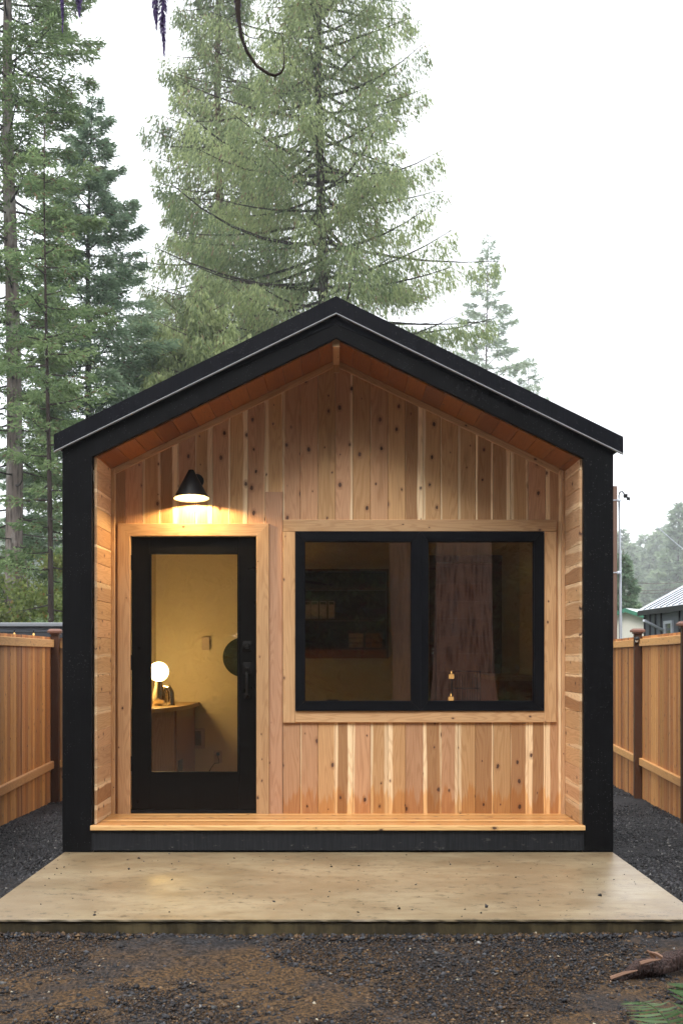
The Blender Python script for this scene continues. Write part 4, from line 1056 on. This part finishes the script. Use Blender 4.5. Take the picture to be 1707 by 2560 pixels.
# ------------------------------------------------------------------ foreground root and fern
M['rootw'] = bark('wet_root_wood', (.10, .06, .052), (.03, .02, .018), (.20, .13, .09), scale=8.0, rough=.45)
rt = thing('old_root', 'broken wet reddish root lying on the soil right of the patio front', 'root', (1.5, 5.0, -.09))
b = MB(); g = random.Random(3)
path = [(1.17, 4.93, -.105), (1.25, 4.95, -.082), (1.34, 4.97, -.055), (1.43, 5.0, -.04), (1.50, 5.02, -.035), (1.58, 5.05, -.005), (1.68, 5.1, .03), (1.80, 5.15, .035), (2.0, 5.2, .02)]
b.tube(path, [.008, .022, .034, .044, .034, .040, .052, .056, .050], 14); 
for i, v in enumerate(b.v):
    x, y, z = v; k = .012 * math.sin(x * 31 + z * 40) + .010 * math.sin(y * 90 + x * 17) + g.uniform(-.005, .005)
    b.v[i] = (x + g.uniform(-.006, .006), y + k, z + k * .8)
b.build('body', M['rootw'], rt, smooth=True)
M['split'] = plain('split_wood', (.24, .13, .08), .6)
for i, (p, d, l) in enumerate((((1.20, 4.92, -.075), (.12, -.0, .035), 1), ((1.40, 4.95, .005), (-.03, 0, .035), 1), ((1.43, 4.94, .01), (-.05, 0, .025), 1), ((1.56, 4.99, .045), (.16, 0, .055), 1), ((1.60, 5.0, .065), (.14, .0, .03), 1), ((1.64, 4.99, .05), (.13, 0, .05), 1), ((1.33, 4.92, -.01), (.09, 0, .018), 1))):
    b = MB(); p = Vector(p); d = Vector(d); b.tube([p, p + d * .5 + Vector((0, 0, .004)), p + d], [.010, .009, .003], 5); b.build('splinter', M['split'], rt)

G_fern = foliage('fern_green', [(.02, .05, .012), (.04, .09, .02), (.16, .23, .11), (.2, .14, .05)], trans=.25)
def fern(name, label, base, fronds, seed, tl=.5):
    g = np.random.RandomState(seed); root = thing(name, label, 'fern', base); base = Vector(base)
    for (a, L, hgt) in fronds:
        V = []; Fq = []; T_ = []
        d = Vector((math.cos(a), math.sin(a), 0)); sdv = Vector((-d.y, d.x, 0)); n = 26
        path = [base + d * (L * t) + Vector((0, 0, hgt * 4 * t * (1 - t * .72))) for t in np.linspace(0, 1, n)]
        b = MB(); b.tube(path, [.004 * (1 - .8 * i / n) for i in range(n)], 5)
        tb_ = g.uniform(-.15, .2)
        for i in range(3, n - 1):
            t = i / n; pl = L * .17 * math.sin(math.pi * min(1, t * .85 + .12)) + .012
            tan = (path[i + 1] - path[i - 1]).normalized(); up = sdv.cross(tan)
            for sgn in (-1, 1):
                dirv = (sdv * sgn + tan * .35 + up * g.uniform(-.1, .25)).normalized(); w_ = L * .028
                q = path[i]; mid = q + dirv * pl * .45; tip = q + dirv * pl + tan * .01
                k = len(V); V += [q - tan * w_ * .35, mid - tan * w_ * .5 + up * .002, tip, mid + tan * w_ * .5 + up * .002, q + tan * w_ * .35]
                Fq += [(k, k + 1, k + 2, k + 3), (k, k + 3, k + 4, k + 4)]
                T_ += [(min(1, max(0, tl + tb_ + g.normal(0, .12))), 0, 0)] * 5
        st = b.build('frond', G_fern, root)
        # leaflets share the frond's mesh
        bm = bmesh.new(); bm.from_mesh(st.data)
        lay = bm.verts.layers.float_color.new('tint')
        for v in bm.verts: v[lay] = (.5, 0, 0, 1)
        vv = [bm.verts.new(v - base) for v in V]
        for v, t_ in zip(vv, T_): v[lay] = (t_[0], 0, 0, 1)
        for f in Fq:
            ids = list(dict.fromkeys(f))
            try: bm.faces.new([vv[j] for j in ids])
            except ValueError: pass
        bm.to_mesh(st.data); bm.free()
    return root
fern('sword_fern', 'green fern at the bottom right corner', (1.16, 3.42, -.10), [(R(a), l, h) for a, l, h in ((100, .62, .17), (70, .66, .20), (45, .62, .18), (130, .60, .12), (20, .60, .16), (85, .5, .24), (58, .5, .26), (-10, .5, .14), (200, .4, .1), (250, .4, .12), (310, .4, .12))], 4)
fern('sword_fern', 'fern frond with a painted pale sheen lying low left of the green fern', (1.02, 3.62, -.10), [(R(a), l, h) for a, l, h in ((128, .42, .045), (150, .30, .05))], 5, tl=.95)  # pale tint puts the glossy sheen into the leaf colour

# ------------------------------------------------------------------ behind the fences
# timber pole and metal mast
pl = thing('timber_pole', 'brown timber pole rising behind the right fence against the black corner post', 'pole', (4.40, 18, -.4))
b = MB(); b.board((4.32, 18.1, -.5), (1, 0, 0), (0, 0, 1), .165, 4.55, .16, (0, -1, 0), sap=False, ch=.006); b.build('pole', plain('weathered_pole', (.15, .085, .06), .8), pl)
M['galv'] = plain('galvanised_pipe', (.50, .53, .58), .4, .3)
ms = thing('service_mast', 'grey metal service mast strapped to the timber pole', 'mast', (4.60, 18, -.4))
b = MB(); xm = (1550 - CX) * 18 / F
b.tube([(xm, 18, -.45), (xm, 18, 1.95)], .026, 12); b.tube([(xm, 18, 1.9), (xm - .008, 18, 3.0)], .022, 12); b.build('lower_pipe', M['galv'], ms, smooth=True, ang=50)
b = MB(); b.tube([(xm - .008, 18, 3.0), (xm - .022, 18, 3.92)], .017, 12); b.lathe([(.0225, 0), (.026, 0), (.026, .05), (.0225, .05)], 12, Matrix.Translation((xm - .008, 18, 2.97))); b.build('upper_pipe', M['galv'], ms, smooth=True, ang=50)
b = MB(); b.tube([(xm - .022, 18, 3.92), (xm - .01, 18, 3.96), (xm + .03, 18, 3.97), (xm + .06, 18, 3.93)], .012, 8)
b.box(xm + .05, xm + .11, 17.97, 18.03, 3.87, 3.93, ch=.008); b.box(xm + .10, xm + .15, 17.98, 18.02, 3.83, 3.88, ch=.006); b.build('weather_head', M['matte'], ms)
for zz in (3.82, 2.66):
    b = MB(); b.tube([(4.40, 17.93, zz), (xm, 17.96, zz + .01)], .008, 8); b.lathe([(0, -.03), (.03, -.02), (.034, .0), (.03, .02), (0, .03)], 12, Matrix.Translation((xm - .045, 17.93, zz))); b.build('strap', M['galv'], ms)
def wire(label, p0, p1, sag, r):
    t = thing('power_line', label, 'wire', p0)
    b = MB(); p0, p1 = Vector(p0), Vector(p1)
    b.tube([p0.lerp(p1, k / 20) - Vector((0, 0, sag * 4 * (k / 20) * (1 - k / 20))) for k in range(21)], r, 5); b.build('cable', M['galv'] if r < .012 else M['grille'], t)
wire('thin wire running right and down from the top of the mast', (xm + .12, 18, 3.85), (16, 40, 3.4), .5, .006)
wire('lone dark wire crossing the far trees at right', tuple(P(1560, 1452, 60)), tuple(P(1760, 1440, 70)), .3, .02)
wire('upper pale wire of the pair below the dark wire', tuple(P(1560, 1472, 62)), tuple(P(1760, 1452, 72)), .3, .016)
wire('lower pale wire of the pair below the dark wire', tuple(P(1560, 1478, 62)), tuple(P(1760, 1462, 72)), .3, .016)
# white shed
M['shedw'] = plain('cream_shed_wall', (.62, .60, .54), .8, var=.08, bump_scale=2.0); M['shedr'] = plain('white_metal_roof', (.70, .72, .73), .45); M['green'] = plain('green_trim', (.05, .20, .13), .5)
def gable(name, label, corner, ang, wd, ln, eave, rise, zb_):
    """corner = middle of the gable end on the ground"""
    root = thing(name, label, 'shed', (corner[0], corner[1], zb_))
    Mg = Matrix.Translation((corner[0], corner[1], 0)) @ Matrix.Rotation(ang, 4, 'Z')
    def put(b, poly, y0, y1):
        n = len(poly); vs = [Mg @ Vector((x, y0, z)) for x, z in poly] + [Mg @ Vector((x, y1, z)) for x, z in poly]
        b.add(vs, [tuple(range(n)), tuple(range(2 * n - 1, n - 1, -1))] + [(i, i + n, (i + 1) % n + n, (i + 1) % n) for i in range(n)])
    h = wd / 2
    b = MB(); put(b, [(-h, zb_), (h, zb_), (h, eave), (0, eave + rise), (-h, eave)], 0, ln); b.build('wall', M['shedw'], root)
    for s in (-1, 1):
        b = MB(); e = h + .25; k = rise / h
        put(b, [(0, eave + rise + .01), (s * e, eave - k * .25 + .01), (s * e, eave - k * .25 + .07), (0, eave + rise + .07)], -.2, ln + .2); b.build('roof', M['shedr'], root)
        b = MB(); put(b, [(0, eave + rise - .09), (s * e, eave - k * .25 - .09), (s * e, eave - k * .25 + .075), (0, eave + rise + .075)], -.24, -.203); b.build('rake_trim', M['green'], root)
    return root
ap = P(1567, 1524, 46)
gable('shed', 'cream shed with a green edged white roof beyond the right fence', (ap.x, ap.y), R(-38), 3.6, 7.0, ap.z - .62, .60, -2.0)
# dark metal sided building
M['dwall'] = plain('dark_blue_grey_metal', (.085, .095, .115), .45, .0); M['droof'] = plain('pale_standing_seam', (.66, .69, .74), .35, .2); M['dseam'] = plain('dark_batten', (.02, .021, .025), .5)
db = thing('metal_building', 'dark grey metal sided building with a pale standing seam roof at the right edge', 'building', (6.85, 17, -.5))
BX, BY0, BY1, BE, BR = 6.86, 12.5, 25.0, 2.33, 3.15
b = MB(); b.prism([(BX, -1.2), (BX + 3, -1.2), (BX + 3, BE), (BX + 1.5, BR), (BX, BE)], BY0, BY1); b.build('wall', M['dwall'], db)
for k in range(30):
    y = BY1 - .02 - k * .42
    if 22.75 < y < 23.45 or y < BY0: continue
    b = MB(); b.box(BX - .03, BX - .001, y - .05, y, -1.2, BE); b.build('batten', M['dseam'], db)
k_ = (BR - BE) / 1.5
for s in (-1, 1):
    b = MB(); xm_ = BX + 1.5; e = 1.5 + .12
    b.prism([(xm_, BR + .02), (xm_ + s * e, BE - k_ * .12 + .02), (xm_ + s * e, BE - k_ * .12 + .07), (xm_, BR + .07)], BY0 - .1, BY1 + .12); ro = b.build('roof', M['droof'], db)
    b = MB(); b.prism([(xm_ + s * e, BE - k_ * .12 - .05), (xm_ + s * (e + .012), BE - k_ * .12 - .05), (xm_ + s * (e + .012), BE - k_ * .12 + .06), (xm_ + s * e, BE - k_ * .12 + .06)], BY0 - .1, BY1 + .12); b.build('eave_trim', M['dseam'], ro)
    for j in range(30):
        y = BY1 + .08 - j * .42
        b = MB(); b.prism([(xm_, BR + .071), (xm_ + s * e, BE - k_ * .12 + .071), (xm_ + s * e, BE - k_ * .12 + .092), (xm_, BR + .092)], y - .016, y); b.build('seam', M['droof'] if j == 0 else M['dwall'], ro)
for (y0, y1) in ((22.83, 23.40), (21.0, 21.5)):
    b = MB(); z0, z1 = 1.0, 2.05
    for (a0_, a1_, c0_, c1_) in ((y0, y0 + .06, z0, z1), (y1 - .06, y1, z0, z1), (y0 + .06, y1 - .06, z0, z0 + .06), (y0 + .06, y1 - .06, z1 - .06, z1)): b.box(BX - .05, BX - .002, a0_, a1_, c0_, c1_)
    wn = b.build('window', M['galv'], db)
    b = MB(); b.box(BX - .02, BX - .004, y0 + .06, y1 - .06, z0 + .06, z1 - .06); b.build('pane', plain('window_reflection_glass', (.20, .22, .22), .05, .6), wn)
b = MB(); b.tube([(BX - .001, 23.55, 1.86), (6.02, 22.0, 2.02)], .030, 4); b.build('awning_arm', M['galv'], db)
# grey canopy beyond the left fence, with a string of bulbs
M['tarp'] = plain('grey_tarp', (.22, .235, .26), .45); M['tarpd'] = plain('dark_tarp', (.035, .038, .045), .6)
cn = thing('canopy', 'flat grey canopy roof just beyond the left fence', 'canopy', (-5, 16, -.5))
b = MB(); b.box(-8.5, -2.9, 15.4, 18.4, 1.735, 1.790, ch=.01); b.build('roof_sheet', M['tarp'], cn)
b = MB(); b.box(-8.45, -2.95, 15.44, 15.47, 1.665, 1.734); b.build('front_band', M['dwall'], cn)
b = MB()
pts = [(-8.45, 1.60), (-7, 1.56), (-5.4, 1.585), (-4.6, 1.55), (-2.95, 1.52), (-2.95, 1.664), (-8.45, 1.664)]
b.prism(pts, 15.45, 15.46); b.build('valance', M['tarpd'], cn)
for (xx, yy) in ((-8.3, 15.6), (-3.05, 15.6), (-8.3, 18.2), (-3.05, 18.2)):
    b = MB(); b.box(xx, xx + .06, yy, yy + .06, -.6, 1.734); b.build('leg', M['dwall'], cn)
st = thing('string_lights', 'string of small warm bulbs under the grey canopy edge', 'lights', (-4.2, 14.4, 1.6))
Ys = 14.4; bp = [P(x, y, Ys) for x, y in ((-60, 1572), (-20, 1566), (37, 1575), (85, 1576), (131, 1572), (170, 1568))]
b = MB(); b.tube(bp, .003, 5); b.build('wire', M['matte'], st)
for q in bp[2:5]:
    b = MB(); b.lathe([(0, .0), (.007, 0), (.008, -.03), (0, -.031)], 10, Matrix.Translation(q)); so = b.build('socket', M['matte'], st)
    b = MB(); b.lathe([(0, -.032), (.008, -.036), (.014, -.05), (.012, -.062), (0, -.07)], 12, Matrix.Translation(q)); b.build('bulb', M['candle'], so, smooth=True)

# ------------------------------------------------------------------ far ridge, haze
def mountain():
    m, nt, n = newmat('forested_ridge'); p = n('NewGeometry').outputs['Position']
    c = mix_(n, noise_(n, p, .12, 6, .7), (.02, .04, .045), (.05, .075, .075)); principled(n, nt, c, .9, .1)
    ax = np.linspace(-600, 600, 300); ay = np.linspace(460, 630, 40); X, Y = np.meshgrid(ax, ay)
    prof = 50 + 12 * np.sin(X * .009 + 1.4) + 5 * np.sin(X * .03) + 2 * np.sin(X * .11 + 1)
    t = (Y - 460) / 170; Z = prof * np.clip(t * 1.8, 0, 1) ** .8 * (1 + .08 * np.sin(X * .08 + Y * .05)) + rs.normal(0, .5, X.shape) - 3
    V = np.stack([X, Y, Z], -1).reshape(-1, 3); i = np.arange(X.size).reshape(X.shape)
    Fq = np.stack([i[:-1, :-1], i[:-1, 1:], i[1:, 1:], i[1:, :-1]], -1).reshape(-1, 4)
    o = np_mesh('mountain_ridge', V, Fq, m, smooth=True); tag(o, kind='structure')
mountain()
HAZE = 0.0009
if HAZE:
    m, nt, n = newmat('haze_air')
    v = n('VolumePrincipled'); v.inputs['Color'].default_value = (.93, .96, 1, 1); v.inputs['Density'].default_value = HAZE; v.inputs['Anisotropy'].default_value = .2
    n('OutputMaterial', Volume=v.outputs[0])
    b = MB(); b.box(-620, 620, -310, 640, -5, 64); o = b.build('haze', m); tag(o, 'thin pale haze between the trees', 'haze', kind='stuff')
